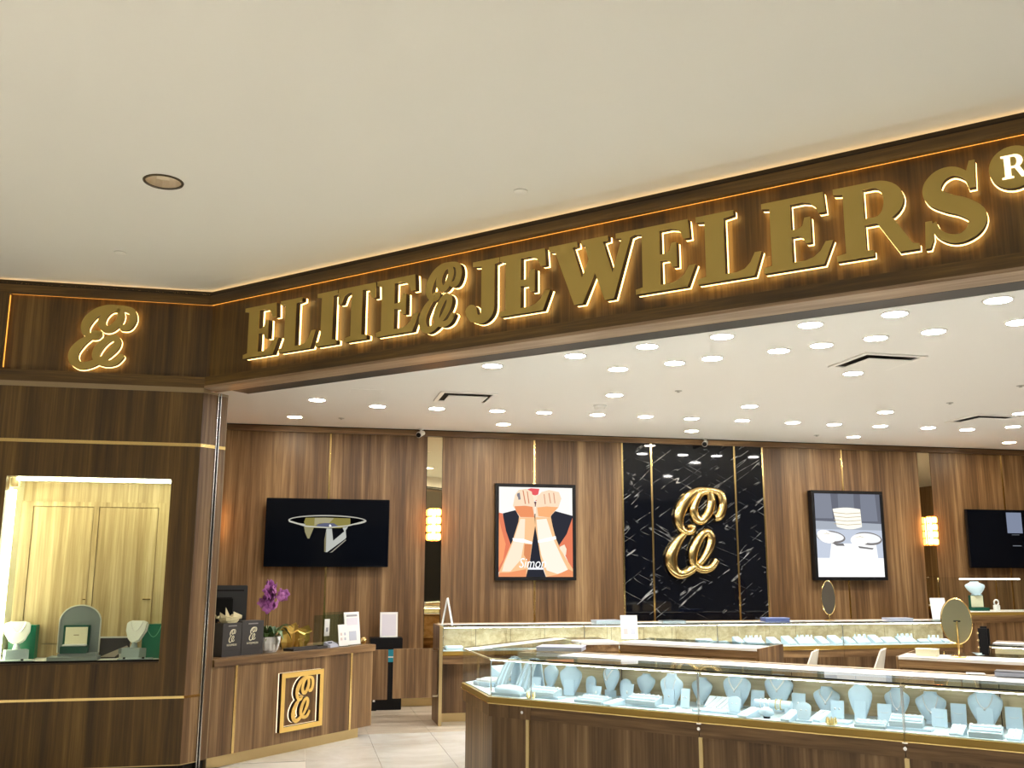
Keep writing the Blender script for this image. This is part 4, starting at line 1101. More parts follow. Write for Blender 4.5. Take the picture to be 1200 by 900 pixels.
def ring_tray(loc, rz, w_, dp, h, lab, n=6, rows=2, mat=None, name='ring_tray', grp='ring trays in the front showcases'):
    t = thing(name, lab, 'ring tray', loc, rz, grp)
    part('tray_base', MB().elev([(0, 0), (1, 0), (1, 1), (0, 1)], 0, 1) if False else MB().add([(-w_ / 2, -dp / 2, 0), (w_ / 2, -dp / 2, 0), (w_ / 2, dp / 2, 0), (-w_ / 2, dp / 2, 0), (-w_ / 2, -dp / 2, h * .5), (w_ / 2, -dp / 2, h * .5), (w_ / 2, dp / 2, h), (-w_ / 2, dp / 2, h)], [(0, 3, 2, 1), (4, 5, 6, 7), (0, 1, 5, 4), (1, 2, 6, 5), (2, 3, 7, 6), (3, 0, 4, 7)]), mat or TRAYM, t, bevel=.002)
    for r in range(rows):
        fy = (r + .5) / rows
        y = -dp / 2 + fy * dp; z = h * (.5 + .5 * fy)
        part('ring_roll', MB().tube([(-w_ * .46, y, z + .001), (w_ * .46, y, z + .001)], .009, 8), BUST, t)
        for k in range(n):
            part('ring', lambda: MB().tube([(.009 * math.cos(a), 0, .009 * math.sin(a)) for a in [PI * q / 8 for q in range(9)]], .0025, 5), SILVER if (k + r) % 3 else PEARL, t, key='ring%d' % (1 if (k + r) % 3 else 0), loc=(-w_ * .42 + w_ * .84 * k / (n - 1), y, z + .004))
    return t
def ring_stand(loc, rz, w_, h, lab):
    t = thing('earring_stand', lab, 'display stand', loc, rz, 'rounded stands in the front showcases')
    part('foot', MB().box(-w_ * .55, w_ * .55, -.022, .03, 0, .012), BUST, t, bevel=.002)
    pts = [(-.38, 0), (.38, 0), (.5, .45), (.5, .72)] + [(.5 * math.cos(PI * k / 8) * .98, .72 + .28 * math.sin(PI * k / 8)) for k in range(1, 8)] + [(-.5, .72), (-.5, .45)]
    o = part('rounded_board', MB().elev([(x * w_, z * (h - .012)) for x, z in pts], -.008, .004), BUST, t, bevel=.002)
    o.location = (0, 0, .012); o.rotation_euler = (-.14, 0, 0)
    for sx in (-1, 1): part('earring', MB().sphere((sx * w_ * .17, -.008 + h * .09, h * .6), .005, 8, 6), SILVER, t, True)
    return t
def ramp(loc, rz, w_, dp, h, lab):
    t = thing('bracelet_ramp', lab, 'display ramp', loc, rz, 'sloping ramps in the front showcases')
    part('wedge', MB().add([(-w_ / 2, -dp / 2, 0), (w_ / 2, -dp / 2, 0), (w_ / 2, dp / 2, 0), (-w_ / 2, dp / 2, 0), (-w_ / 2, -dp / 2, .012), (w_ / 2, -dp / 2, .012), (w_ / 2, dp / 2, h), (-w_ / 2, dp / 2, h)], [(0, 3, 2, 1), (4, 5, 6, 7), (0, 1, 5, 4), (1, 2, 6, 5), (2, 3, 7, 6), (3, 0, 4, 7)]), BUST, t, bevel=.002)
    part('bracelet', MB().tube([(w_ * .08 * math.sin(k), -dp * .42 + dp * .84 * k / 8, .016 + (h - .012) * (.08 + .84 * k / 8)) for k in range(9)], .004, 5), SILVER, t)
    return t
def at(s, d, z=ZD): x, y = onB_(s, d); return (x, y, z)
R0 = RB + .10           # most pieces are turned a little towards the aisle
def rot(k): return RB + k
# -- big pieces in the angled corner
t = thing('necklace_tray', 'wide low white necklace tray in the nose of the corner showcase', 'jewellery tray', (1.47, 7.30, ZD), .5)
part('tray_rim', MB().box(-.13, .13, -.10, .10, 0, .03), BUST, t, bevel=.006)
part('tray_pad', MB().box(-.115, .115, -.085, .085, .03, .045), WHITE, t, bevel=.004)
for k in range(3): part('bracelet', MB().tube([(-.10 + .2 * q / 6, -.05 + .045 * k, .050 + .004 * math.sin(q)) for q in range(7)], .004, 5), SILVER, t)
t = thing('necklace_tray', 'raised pale necklace tray with slanting lid behind the low white tray', 'jewellery tray', (1.62, 7.45, ZD), .35)
part('tray_base', MB().box(-.12, .12, -.09, .09, 0, .05), BUST, t, bevel=.006)
part('slanted_lid', MB().add([(-.12, -.09, .05), (.12, -.09, .05), (.12, .09, .05), (-.12, .09, .05), (-.12, -.09, .062), (.12, -.09, .062), (.12, .09, .12), (-.12, .09, .12)], [(0, 3, 2, 1), (4, 5, 6, 7), (0, 1, 5, 4), (1, 2, 6, 5), (2, 3, 7, 6), (3, 0, 4, 7)]), BUST, t)
t = thing('pillow_pad', 'rounded pale pillow pad at the front bend of the corner showcase', 'display pad', at(.10, .10), RB)
part('pad_base', MB().box(-.12, .12, -.055, .055, 0, .02), TRAYM, t, bevel=.003)
part('pad_top', MB().rings([[(.12 * q * math.cos(a) * (1 if abs(math.cos(a)) < .8 else .97), .055 * q * math.sin(a), z) for a in [2 * PI * j / 20 for j in range(20)]] for q, z in ((1, .02), (1, .04), (.85, .058), (.45, .068))]), BUST, t, True)
for k, (s_, d_, lab) in enumerate(((-.15, .47, 'tall curved collar stand leaning left in the corner showcase'), (.07, .40, 'tall curved collar stand with draped strands beside the pendant card'))):
    t = thing('collar_stand', lab, 'display stand', at(s_, d_), RB - .5 + .25 * k, 'collar stands')
    for q in range(5):
        a_ = -.5 + q * .25
        mbb = MB()
        pts = [(.11 * math.sin(a_ * 1.1) * (1 - u * .5), -.06 + .13 * u, .02 + .19 * math.sin(u * PI / 2)) for u in [j / 7 for j in range(8)]]
        part('collar_strip', MB().tube(pts, [.015 - .004 * j / 7 for j in range(8)], 6), BUST if q % 2 else TRAYM, t, True)
    part('collar_back', MB().add([(-.09, .07, 0), (.09, .07, 0), (.09, .08, 0), (-.09, .08, 0), (-.05, .07, .205), (.05, .07, .205), (.05, .08, .205), (-.05, .08, .205)], [(0, 3, 2, 1), (4, 5, 6, 7), (0, 1, 5, 4), (1, 2, 6, 5), (2, 3, 7, 6), (3, 0, 4, 7)]), BUST, t)
    part('foot', MB().box(-.10, .10, -.075, .09, 0, .02), TRAYM, t, bevel=.003)
# -- risers on the deck
for s_, w_, lab in ((.36, .26, 'low pale riser block under the ring tray nearest the corner'), (1.13, .30, 'low pale riser block under the tall bust with round pendant'), (1.54, .22, 'low pale riser block before the slanting bracelet tray'), (2.31, .10, 'low pale riser block beside the small gold crown'), (2.67, .24, 'low pale riser block under the ring tray across the glass joint')):
    o = part('riser_block', MB().box(-w_ / 2, w_ / 2, -.05, .05, 0, .014), BUST, bevel=.002)
    o.location = at(s_, .14); o.rotation_euler = (0, 0, RB)
    tag(o, lab, 'riser')
# -- busts: s, d, width, height, bottom, turn, board, jewel, label
BU = [(.239, .42, .155, .150, .785, -.35, False, None, 'pale blue bust turned to the left behind the first pendant card'),
      (.439, .35, .165, .195, .745, .15, True, None, 'tall pale bust with chest board behind the first ring tray'),
      (.706, .43, .195, .170, .785, -.55, False, ('v', .45, 'white beaded necklace on the bust turned left'), 'wide pale bust turned left wearing a white necklace'),
      (.965, .43, .160, .125, .785, -.30, False, None, 'small pale bust with a fine pendant behind the second ring tray'),
      (1.206, .30, .165, .185, .745, -.10, True, ('u', .30, 'long fine chain with round pendant on a tall bust'), 'tall pale bust with a round pendant'),
      (1.359, .43, .160, .145, .765, -.25, False, None, 'pale bust behind the glass joint next to the bracelet tray'),
      (1.604, .40, .190, .205, .745, -.10, True, ('v', .50, 'white pearl necklace on the broad bust beside the slanting bracelets'), 'broad tall bust with pearl necklace beside the slanting bracelet tray'),
      (1.862, .43, .185, .175, .785, -.05, False, ('v', .48, 'white pearl necklace with drop above the bracelet roll'), 'rounded bust with pearl necklace behind the bracelet roll'),
      (2.152, .43, .160, .150, .755, .0, False, ('v', .42, 'white pearl necklace on the bust beside the small crown'), 'low bust with pearl necklace behind the small gold crown'),
      (2.375, .32, .135, .205, .745, .05, True, None, 'tall slim bust with scattered pendants'),
      (2.555, .43, .140, .160, .765, .05, False, ('u', .30, 'fine silver chain with round pendant before the glass joint'), 'pale bust with a fine chain just before the glass joint'),
      (2.737, .43, .165, .160, .755, .10, False, ('u', .35, 'fine chain with a drop pendant on the wide bust'), 'wide pale bust just after the glass joint'),
      (3.018, .43, .180, .200, .750, .0, True, ('u', .50, 'curved silver necklace on the large bust'), 'largest rounded bust wearing a curved silver necklace'),
      (3.36, .43, .170, .160, .755, .0, False, None, 'pale bust at the far end of the row'),
      (3.66, .42, .170, .180, .750, .0, True, None, 'pale bust with chest board in the far unit')]
for s_, d_, w_, h, zb, rk, bd, jw, lab in BU:
    bust(at(s_, d_), rot(rk), w_, h, zb, lab, bd, jw)
CA = [(.162, .33, .10, .105, -.2, 'pendant', 'white card with a pendant beside the collar stands'), (.665, .30, .072, .08, -.2, 'pendant', 'small card leaning before the bust turned left'),
      (.879, .33, .088, .106, -.2, 'pendant', 'card with a bow shaped pendant before the small bust'), (1.340, .20, .058, .118, 0, 'pair', 'slim card with a column of earrings at the glass joint'),
      (1.735, .40, .087, .115, -.1, 'pendant', 'card with a drop pendant between the two pearl necklaces'), (1.990, .40, .083, .115, 0, 'pendant', 'card with a round pendant right of the bracelet roll'),
      (2.247, .30, .074, .102, .1, 'pair', 'card with a cross pendant behind the small gold crown'), (2.509, .30, .075, .102, .05, 'bar', 'blank looking card before the bust with fine chain'),
      (2.799, .30, .080, .097, .05, 'bar', 'card with a curved bar chain before the wide bust'), (2.880, .42, .080, .118, .05, 'bar', 'card with a curved bar chain left of the largest bust'),
      (3.157, .42, .084, .120, .05, 'bar', 'plain pale card right of the largest bust'), (3.45, .32, .08, .10, .05, 'bar', 'pale card in the far unit')]
for s_, d_, w_, h, rk, kd, lab in CA: card(at(s_, d_), rot(rk), w_, h, lab, kd)
RT = [(.352, .17, .22, .11, .05, -.05, 'ring tray on a riser nearest the corner case'), (.740, .11, .21, .13, .035, -.1, 'flat ring tray before the bust turned left'),
      (1.088, .20, .21, .11, .05, -.05, 'ring tray with chunky rings left of the round pendant bust'), (2.480, .09, .165, .09, .03, .05, 'low white ring tray beside the small crown'),
      (2.658, .21, .17, .09, .055, .05, 'deep ring tray crossing behind the glass joint'), (3.055, .09, .16, .09, .055, .05, 'dark stone ring tray before the largest bust'), (3.50, .12, .17, .09, .05, .05, 'ring tray in the far unit')]
for s_, d_, w_, dp, h, rk, lab in RT:
    zz = ZD + (.014 if s_ in (.352, 1.088) or abs(s_ - 2.658) < .01 else 0)
    if s_ == .352: d_ = .14
    if s_ == 1.088: d_ = .14
    if abs(s_ - 2.658) < .01: d_ = .14
    ring_tray(at(s_, d_, zz), rot(rk), w_, dp, h, lab)
for s_, d_, w_, h, rk, lab in ((.558, .42, .08, .128, -.1, 'rounded stand left of the bust turned left'), (.823, .42, .09, .125, -.1, 'rounded stand between the two pendant cards'), (1.690, .12, .08, .105, -.05, 'rounded stand before the broad pearl necklace bust'), (2.118, .07, .082, .108, .1, 'six sided stand right of the diamond pillow')):
    ring_stand(at(s_, d_), rot(rk), w_, h, lab)
for s_, d_, w_, dp, h, rk, lab in ((.905, .08, .085, .12, .035, -.5, 'low grey bracelet ramp before the second pendant card'), (1.790, .08, .075, .12, .05, -.45, 'bracelet ramp between rounded stand and bracelet roll'), (2.035, .08, .06, .11, .055, -.3, 'bracelet ramp right of the diamond pillow'), (2.185, .16, .075, .11, .055, -.4, 'bracelet ramp left of the small gold crown'), (2.922, .08, .07, .08, .05, -.15, 'small box with a gold ring left of the dark stone tray'), (3.19, .08, .065, .08, .05, -.1, 'small box with a gold ring right of the dark stone tray')):
    ramp(at(s_, d_), rot(rk), w_, dp, h, lab)
t = thing('bracelet_tray', 'slanting tray of parallel bracelets right after the first glass joint', 'jewellery tray', at(1.545, .25), RB - .05)
part('tray_base', MB().add([(-.085, -.05, 0), (.085, -.05, 0), (.085, .05, 0), (-.085, .05, 0), (-.085, -.05, .015), (.085, -.05, .015), (.085, .05, .075), (-.085, .05, .075)], [(0, 3, 2, 1), (4, 5, 6, 7), (0, 1, 5, 4), (1, 2, 6, 5), (2, 3, 7, 6), (3, 0, 4, 7)]), BUST, t, bevel=.002)
for k in range(5): part('bracelet', MB().tube([(-.07 + .035 * k + .008 * q, -.045 + .018 * q, .022 + .0105 * q) for q in range(6)], .0045, 5), SILVER, t)
t = thing('bracelet_roll', 'horizontal bracelet roll on two posts wearing gold and silver bangles', 'bracelet stand', at(1.90, .20), RB + .02)
part('roll', MB().tube([(-.11, 0, .066), (.11, 0, .066)], .024, 20), BUST, t, True)
for sx in (-1, 1): part('post', MB().box(sx * .085 - .014, sx * .085 + .014, -.02, .02, 0, .052), TRAYM, t, bevel=.002)
for k, m_ in ((-.07, SILVER), (-.045, PEARL), (-.02, SILVER), (.02, YGOLD), (.035, SILVER), (.05, YGOLD)):
    part('bangle', MB().tube([(k, .0285 * math.cos(a), .066 + .0285 * math.sin(a)) for a in [2 * PI * q / 20 for q in range(20)]], .0042, 6, True), m_, t, True)
t = thing('watch_pillow', 'small diamond shaped pillow before the bracelet roll', 'display pillow', at(1.895, .09), RB)
part('pillow', MB().rings([[(.046 * q * (abs(math.cos(a)) ** .6) * (1 if math.cos(a) >= 0 else -1), -.012 * z / .06, .012 + z * (1 - .0)) if False else (.046 * q * (abs(math.cos(a)) ** 1.2) * (1 if math.cos(a) >= 0 else -1), .03 * q * (abs(math.sin(a)) ** 1.2) * (1 if math.sin(a) >= 0 else -1), .008 + z) for a in [2 * PI * j / 20 for j in range(20)]] for q, z in ((.3, 0), (.9, .012), (1, .024), (.8, .042), (.25, .056))]), BUST, t, True)
part('pillow_foot', MB().lathe([(.02, 0), (.02, .010)], n=12), BLACK, t)
for s_, d_, lab in ((2.275, .055, 'small gold crown ornament before the cross pendant card'), (.30, .055, 'small gold crown ornament before the first ring tray')):
    t = thing('crown_ornament', lab, 'ornament', at(s_, d_), RB, 'gold crowns')
    part('crown_band', MB().lathe([(.026, 0), (.028, .014), (.024, .014), (.022, 0)], n=18, cap=False), YGOLD, t, True)
    for k in range(7):
        a = 2 * PI * k / 7
        part('crown_point', lambda: MB().lathe([(.009, 0), (.006, .02), (.0015, .034)], n=6), YGOLD, t, key='crownpt', loc=(.025 * math.cos(a), .025 * math.sin(a), .008))

# ================================================================== TRAYS IN THE BACK WALL CASE
def wedge_pad(x, y, w_, dp, h, rz, lab, fingers=0):
    t = thing('jewellery_pad', lab, 'jewellery tray', (x, y, ZD), rz, 'pads in the back wall showcases')
    part('pad_base', MB().add([(-w_ / 2, -dp / 2, 0), (w_ / 2, -dp / 2, 0), (w_ / 2, dp / 2, 0), (-w_ / 2, dp / 2, 0), (-w_ / 2, -dp / 2, .018), (w_ / 2, -dp / 2, .018), (w_ / 2, dp / 2, .018 + h), (-w_ / 2, dp / 2, .018 + h)], [(0, 3, 2, 1), (4, 5, 6, 7), (0, 1, 5, 4), (1, 2, 6, 5), (2, 3, 7, 6), (3, 0, 4, 7)]), TRAYM, t, bevel=.002)
    part('pad_face', MB().add([(-w_ * .44, -dp * .42, .0185), (w_ * .44, -dp * .42, .0185), (w_ * .44, dp * .42, .0185 + h * .9), (-w_ * .44, dp * .42, .0185 + h * .9), (-w_ * .44, -dp * .42, .024 + h * .08), (w_ * .44, -dp * .42, .024 + h * .08), (w_ * .44, dp * .42, .024 + h * .92), (-w_ * .44, dp * .42, .024 + h * .92)], [(0, 3, 2, 1), (4, 5, 6, 7), (0, 1, 5, 4), (1, 2, 6, 5), (2, 3, 7, 6), (3, 0, 4, 7)]), BUST, t)
    for k in range(fingers):
        part('ring_finger', lambda: MB().lathe([(.011, 0), (.010, .03), (.007, .045), (.002, .05)], n=8), BUST, t, key='ringfinger', loc=(-w_ * .38 + w_ * .76 * k / max(1, fingers - 1), dp * .25 - .02 * (k % 2), .018 + h * .7))
    for k in range(2):
        part('bracelet', MB().tube([(-w_ * .38 + w_ * .76 * q / 5, -dp * .2 + dp * .25 * k, .030 + h * (.35 + .25 * k)) for q in range(6)], .004, 5), SILVER, t)
    return t
BK = [(4.28, .17, .10, .02, 0, 0, 'flat pale tray standing alone left of the two blue tinted trays'), (4.53, .20, .14, .06, .1, 0, 'pale sloping tray left of the flat blue tray'), (4.72, .19, .12, .03, 0, 0, 'flat blue tinted tray'),
      (4.93, .10, .12, .08, .35, 0, 'steep narrow pad leaning against ring fingers'), (5.12, .22, .12, .06, 0, 6, 'broad pad with upright ring fingers by the marble edge'), (5.36, .13, .12, .07, .35, 0, 'steep pad right of the first ring fingers'),
      (5.55, .13, .13, .08, .35, 0, 'steep pad left of the second ring fingers'), (5.76, .22, .13, .06, 0, 6, 'broad pad with ring fingers under the left of the ring poster'), (5.97, .13, .12, .07, .35, 0, 'steep pad right of the second ring fingers'),
      (6.14, .15, .13, .08, .35, 0, 'steep pad under the oval table mirror'), (6.31, .12, .12, .06, .35, 0, 'steep pad right of the oval table mirror'), (6.48, .17, .12, .06, 0, 5, 'pad with ring fingers at the glass joint'),
      (6.66, .14, .12, .08, .35, 0, 'steep pad after the glass joint'), (6.84, .18, .12, .05, .2, 0, 'broad pad under the grey slate pad'), (7.06, .22, .12, .06, 0, 6, 'broad pad with ring fingers near the case end'),
      (7.29, .12, .08, .02, 0, 0, 'small flat pad with bangles near the case end'), (7.44, .14, .10, .03, 0, 4, 'last pad with short ring fingers before the brass disc mirror'), (7.585, .09, .10, .02, 0, 0, 'last small flat pad at the case end'),
      (1.66, .20, .10, .02, .1, 0, 'flat pad alone at the gate end of the back wall showcase')]
for x, w_, dp, h, rz, fg, lab in BK: wedge_pad(x, YC + .16, w_, dp, h, rz, lab, fg)

def slab(name, lab, cat, loc, rz, w_, dp, h, mat, mat2=None, parts=('cover', 'page_block'), bev=.002):
    t = thing(name, lab, cat, loc, rz)
    part(parts[1], MB().box(-w_ / 2 + .004, w_ / 2 - .004, -dp / 2 + .004, dp / 2 - .004, 0, h - .004), mat2 or mat, t)
    part(parts[0], MB().box(-w_ / 2, w_ / 2, -dp / 2, dp / 2, h - .005, h), mat, t, bevel=bev)
    return t
ZT = 1.003
slab('jewellery_pad_board', 'large lavender grey presentation board on the white strip of the front showcase', 'presentation pad', (1.93, 7.09, 1.006), RB + .35, .34, .24, .030, plain('lavender_pad', (.44, .46, .62), .45), SLATE, ('board_top', 'board_core'))
slab('presentation_pad', 'grey flat presentation pad on the back wall showcase left of the price card', 'presentation pad', (3.39, 10.56, ZT), .1, .30, .16, .032, SLATE, TRAYM, ('board_top', 'board_core'))
slab('presentation_pad', 'dark glass topped flat pad on the back showcase before the marble', 'presentation pad', (4.18, 10.56, ZT), 0, .28, .16, .022, plain('dark_pad', (.10, .12, .13), .25), TRAYM, ('board_top', 'board_core'))
slab('presentation_pad', 'navy blue flat case on the back showcase at the marble edge', 'presentation pad', (5.45, 10.56, ZT), -.1, .30, .17, .042, plain('steel_blue_pad', (.22, .27, .48), .4), NAVY, ('board_top', 'board_core'))
slab('presentation_pad', 'thin grey pad on the back showcase under the right of the ring poster', 'presentation pad', (7.05, 10.56, ZT), -.08, .32, .17, .028, SLATE, SLATE, ('board_top', 'board_core'))
slab('gift_box', 'small cream lidded box on the white counter beside the brass disc mirror', 'box', (4.37, 6.22, 1.001), RB, .15, .10, .05, CREAM, CREAM, ('lid', 'box_body'))
slab('presentation_pad', 'dark slate pad on the front showcase rim near the far unit', 'presentation pad', (3.98, 4.92, 1.006), RB, .16, .12, .03, plain('charcoal_pad', (.06, .065, .08), .4), SLATE, ('board_top', 'board_core'))
slab('note_card', 'white note card lying on the front showcase rim', 'card', (3.86, 5.06, 1.006), RB + .2, .10, .07, .006, PAPER, PAPER, ('card_face', 'card_core'))

def aframe(lab, x, y, z, rz, w_, h, spread, lines=True):
    t = thing('sign_holder', lab, 'sign', (x, y, z), rz, 'table signs')
    ang = math.atan2(spread, h)
    for sg, nm in ((-1, 'front_card'), (1, 'rear_card')):
        o = part(nm, MB().box(-w_ / 2, w_ / 2, -.003, .003, 0, math.hypot(h, spread)), PAPER, t)
        o.location = (0, sg * spread, 0); o.rotation_euler = (-ang * -sg * -1 if False else sg * ang, 0, 0)
        if sg == -1 and lines:
            for q in range(3): part('printed_line', MB().box(-w_ * .32, w_ * .32, -.0042, -.003, h * (.85 - .07 * q), h * (.87 - .07 * q)), INK, o)
    return t
aframe('white folded table sign at the gate end of the back wall showcase', 1.587, 10.48, ZT, PI / 2 - .25, .15, .28, .055)
def standing_sign(lab, loc, rz, w_, h, marks, foot=True):
    t = thing('sign_holder', lab, 'sign', loc, rz, 'table signs')
    o = part('card', MB().box(-w_ / 2, w_ / 2, -.004, .004, .006, h), PAPER, t)
    o.rotation_euler = (-.12, 0, 0)
    for (x0, x1, z0, z1, m_) in marks: part('printed_block', MB().box(x0 * w_, x1 * w_, -.0052, -.004, z0 * h, z1 * h), m_, o)
    if foot: part('foot', MB().box(-w_ * .45, w_ * .45, -.03, .045, 0, .006), GLASSD, t)
    return t
PINKY = plain('soft_pink_print', (.62, .50, .50), .6)
SOFTB = plain('soft_blue_print', (.45, .48, .58), .6)
PALEP = plain('pale_lilac_print', (.66, .64, .72), .6)
standing_sign('white printed price card standing on the angled drawer counter', (2.80, 8.06, 1.001), -.05, .148, .205, [(-.45, .45, .55, .97, PALEP), (-.34, -.10, .22, .45, PINKY), (.10, .34, .22, .45, SOFTB)])
standing_sign('white printed card behind the brass disc mirror', (7.585, 10.50, ZT), 0, .20, .26, [(-.42, .42, .3, .9, PALEP)])

def table_mirror(lab, loc, rz, a, b, zc, glassm, backm, stem_side):
    t = thing('table_mirror', lab, 'mirror', loc, rz, None)
    part('base', MB().lathe([(.062, 0), (.062, .006), (.05, .01), (.008, .012)], n=24), GOLD, t, True)
    part('stem', MB().tube([(0, 0, .01), (0, -.014 if stem_side else 0, zc - b * 1.02), (0, -.014 if stem_side else 0, zc - b * (.98 if stem_side == 0 else .0))], .006, 10), GOLD, t, True)
    part('mirror_disc', MB().elev(ellipse(0, zc, a, b, 0, 48), -.006, .0), glassm, t)
    part('rim', MB().tube([(x, -.003, z) for x, z in ellipse(0, zc, a + .002, b + .002, 0, 48)], .005, 6, True), GOLD, t, True)
    if stem_side: part('cross_bar', MB().box(-.022, .022, -.018, -.006, zc - .004, zc + .004), CHROME, t)
    return t
table_mirror('small oval table mirror on a brass stem on the back showcase', (6.185, 10.62, ZT), 0, .088, .195, .265, CHROME, GOLD, 0)
table_mirror('large oval brass disc mirror seen from behind on the white drawer counter', (4.519, 6.081, 1.001), RB + .33, .098, .152, .245, plain('tarnished_brass', (.50, .48, .32), .30, 1.0), GOLD, 1)

# chairs at the back showcase
def chair(lab, x, y, rz):
    t = thing('shell_chair', lab, 'chair', (x, y, 0), rz, 'cream chairs')
    part('seat', MB().rings([[(.22 * q * math.cos(a), .21 * q * math.sin(a), z) for a in [2 * PI * k / 20 for k in range(20)]] for q, z in ((.85, .40), (1, .42), (1, .45), (.9, .47), (.4, .475))]), CHAIRW, t, True)
    rr = []
    for i in range(9):
        u = i / 8; z = .43 + .34 * u; hw = 1.15 - .45 * u
        ring = []
        for k in range(13):
            a = PI / 2 + (k / 12 - .5) * 2 * hw
            ring.append((.225 * math.cos(a), .205 * math.sin(a) + .06 * u, z - .05 * abs(k / 12 - .5) * u))
        for k in range(12, -1, -1):
            a = PI / 2 + (k / 12 - .5) * 2 * hw
            ring.append((.200 * math.cos(a), .182 * math.sin(a) + .06 * u, z - .05 * abs(k / 12 - .5) * u))
        rr.append(ring)
    part('backrest', MB().rings(rr), CHAIRW, t, True)
    for sx in (-1, 1):
        for sy in (-1, 1): part('leg', MB().tube([(sx * .12, sy * .11, .41), (sx * .19, sy * .18, 0)], [.014, .010], 8), GOLDS, t, True)
    return t
chair('cream shell chair before the back showcase beside the drawer counter end', 5.23, 9.75, PI + .95)
chair('cream shell chair before the back showcase between the two drawer counters', 6.03, 9.75, PI + .95)
t = thing('bar_stool', 'black upholstered stool with gold studs behind the brass disc mirror', 'chair', (5.68, 7.34, 0), RB)
part('seat', MB().box(-.05, .05, -.2, .2, .62, .70), BLACK, t, bevel=.02)
part('backrest', MB().box(-.045, .045, .17, .21, .70, 1.12), BLACK, t, bevel=.018)
for sx in (-1, 1):
    for sy in (-1, 1): part('leg', MB().tube([(sx * .04, sy * .17, .62), (sx * .045, sy * .19, 0)], .014, 8), GOLDS, t, True)
for q in range(6): part('stud', lambda: MB().sphere((0, 0, 0), .009, 8, 6), YGOLD, t, True, 'stud', loc=(-.047, .19, .76 + .06 * q))

# ================================================================== TALL CASE AT THE FAR RIGHT
t = thing('tall_showcase', 'walnut cabinet carrying a glass case with a bust and green box', 'showcase', (7.97, 10.62, 0))
part('brass_kick', MB().box(.0, 1.6, .03, .5, 0, .09), GOLDS, t)
part('cabinet_body', MB().box(0, 1.6, .02, .5, .09, .96), WV, t)
part('apron', MB().box(-.01, 1.61, 0, .5, .96, 1.05), WHA, t)
part('gold_rail', MB().box(-.012, 1.612, -.008, .5, 1.05, 1.085), GOLDLEAF, t)
part('white_deck', MB().box(0, 1.6, .0, .5, 1.085, 1.092), WHITE, t)
GW = .95
part('front_pane', MB().box(.01, GW, .012, .018, 1.092, 1.495), GLASS, t)
part('side_pane', MB().box(.01, .014, .018, .48, 1.092, 1.495), GLASS, t)
part('side_pane', MB().box(GW - .004, GW, .018, .48, 1.092, 1.495), GLASS, t)
part('top_pane', MB().box(.0, 1.2, .01, .48, 1.495, 1.503), GLASS, t)
for x in (.05, GW - .05): part('brass_post', MB().box(x - .006, x + .006, .46, .472, 1.092, 1.495), GOLD, t)
part('light_bar', MB().box(.05, GW - .05, .03, .05, 1.478, 1.492), E_LED, t)
bust((8.42, 10.90, 1.283), 0, .29, .165, 1.288, 'pale bust standing on a cream certificate box in the tall case', False, None, None, None)
t = thing('watch_box', 'open green box with cream certificate inside the tall case', 'box', (8.42, 10.88, 1.092))
part('box_base', MB().box(-.11, .11, -.07, .07, 0, .04), GREENBOX, t, bevel=.004)
part('box_lid', MB().box(-.10, .10, .02, .05, .04, .19), GREENBOX, t, bevel=.004)
part('certificate', MB().box(-.085, .085, .012, .02, .045, .185), CREAM, t)
t = thing('ring_cube', 'white ring pedestal at the side of the tall case', 'display stand', (8.66, 10.85, 1.092))
part('cube', MB().box(-.03, .03, -.03, .03, 0, .07), PAPER, t, bevel=.004)
part('watch_band', MB().tube([(.032 * math.cos(a), 0, .10 + .034 * math.sin(a)) for a in [2 * PI * k / 18 for k in range(18)]], .010, 6, True), SILVER, t, True)
t = thing('ring_pillow', 'small rounded white ring pad left of the green certificate box', 'display stand', (8.20, 10.84, 1.092))
part('pad', MB().rings([[(.04 * q * math.cos(a), .035 * q * math.sin(a), z) for a in [2 * PI * k / 16 for k in range(16)]] for q, z in ((1, 0), (1, .015), (.8, .035), (.3, .045))]), PAPER, t, True)
part('ring', MB().tube([(.014 * math.cos(a), 0, .055 + .014 * math.sin(a)) for a in [2 * PI * k / 14 for k in range(14)]], .003, 5, True), YGOLD, t, True)

# ================================================================== RECEPTION DESK
t = thing('reception_desk', 'walnut reception desk with brass emblem and brass kick plate', 'desk', PL, RD)
DZ0, DZ1, DX0, DX1 = .797, .858, .264, 2.25
part('kick_plate', MB().box(DX0, 2.12, .05, .58, 0, .095), GOLDS, t, label='brass kick plate')
for a, b in ((DX0, .504), (.534, 1.924), (1.954, DX1)):
    part('front_panel', MB().box(a, b, 0, .03, .095, DZ0), WV, t, bevel=.0015)
part('carcass', MB().box(DX0, DX1 - .002, .031, .60, .095, DZ0), WV, t)
for x in (.519, 1.939): part('brass_bar', MB().box(x - .013, x + .013, -.004, .03, .095, DZ0), GOLD, t, label='upright brass bar')
for x in (.503, 1.923): part('shadow_slot', MB().box(x, x + .005, .0005, .03, .095, DZ0), GAP, t)
part('desk_top', MB().box(DX0, DX1 + .015, -.022, .62, DZ0, DZ1), WHD, t, bevel=.002)
t = thing('desk_emblem', 'square brass frame with gold script E emblem on the reception desk', 'sign emblem', PL, RD)
ex0, ex1, ez0, ez1 = .994, 1.513, .194, .689
def frame_mb(y0, y1, g=0.0, f=.042):
    mb = MB()
    a, b, c, d = ex0 - g, ex1 + g, ez0 - g, ez1 + g; f = f + 2 * g
    for q in ((a, b, d - f, d), (a, b, c, c + f), (a, a + f, c + f, d - f), (b - f, b, c + f, d - f)): mb.box(q[0], q[1], y0, y1, q[2], q[3])
    return mb
E_WARM = emit('desk_emblem_glow', (1.0, .80, .52), 1.8)
GOLDE = plain('warm_gold_face', (.86, .56, .15), .32, .35)
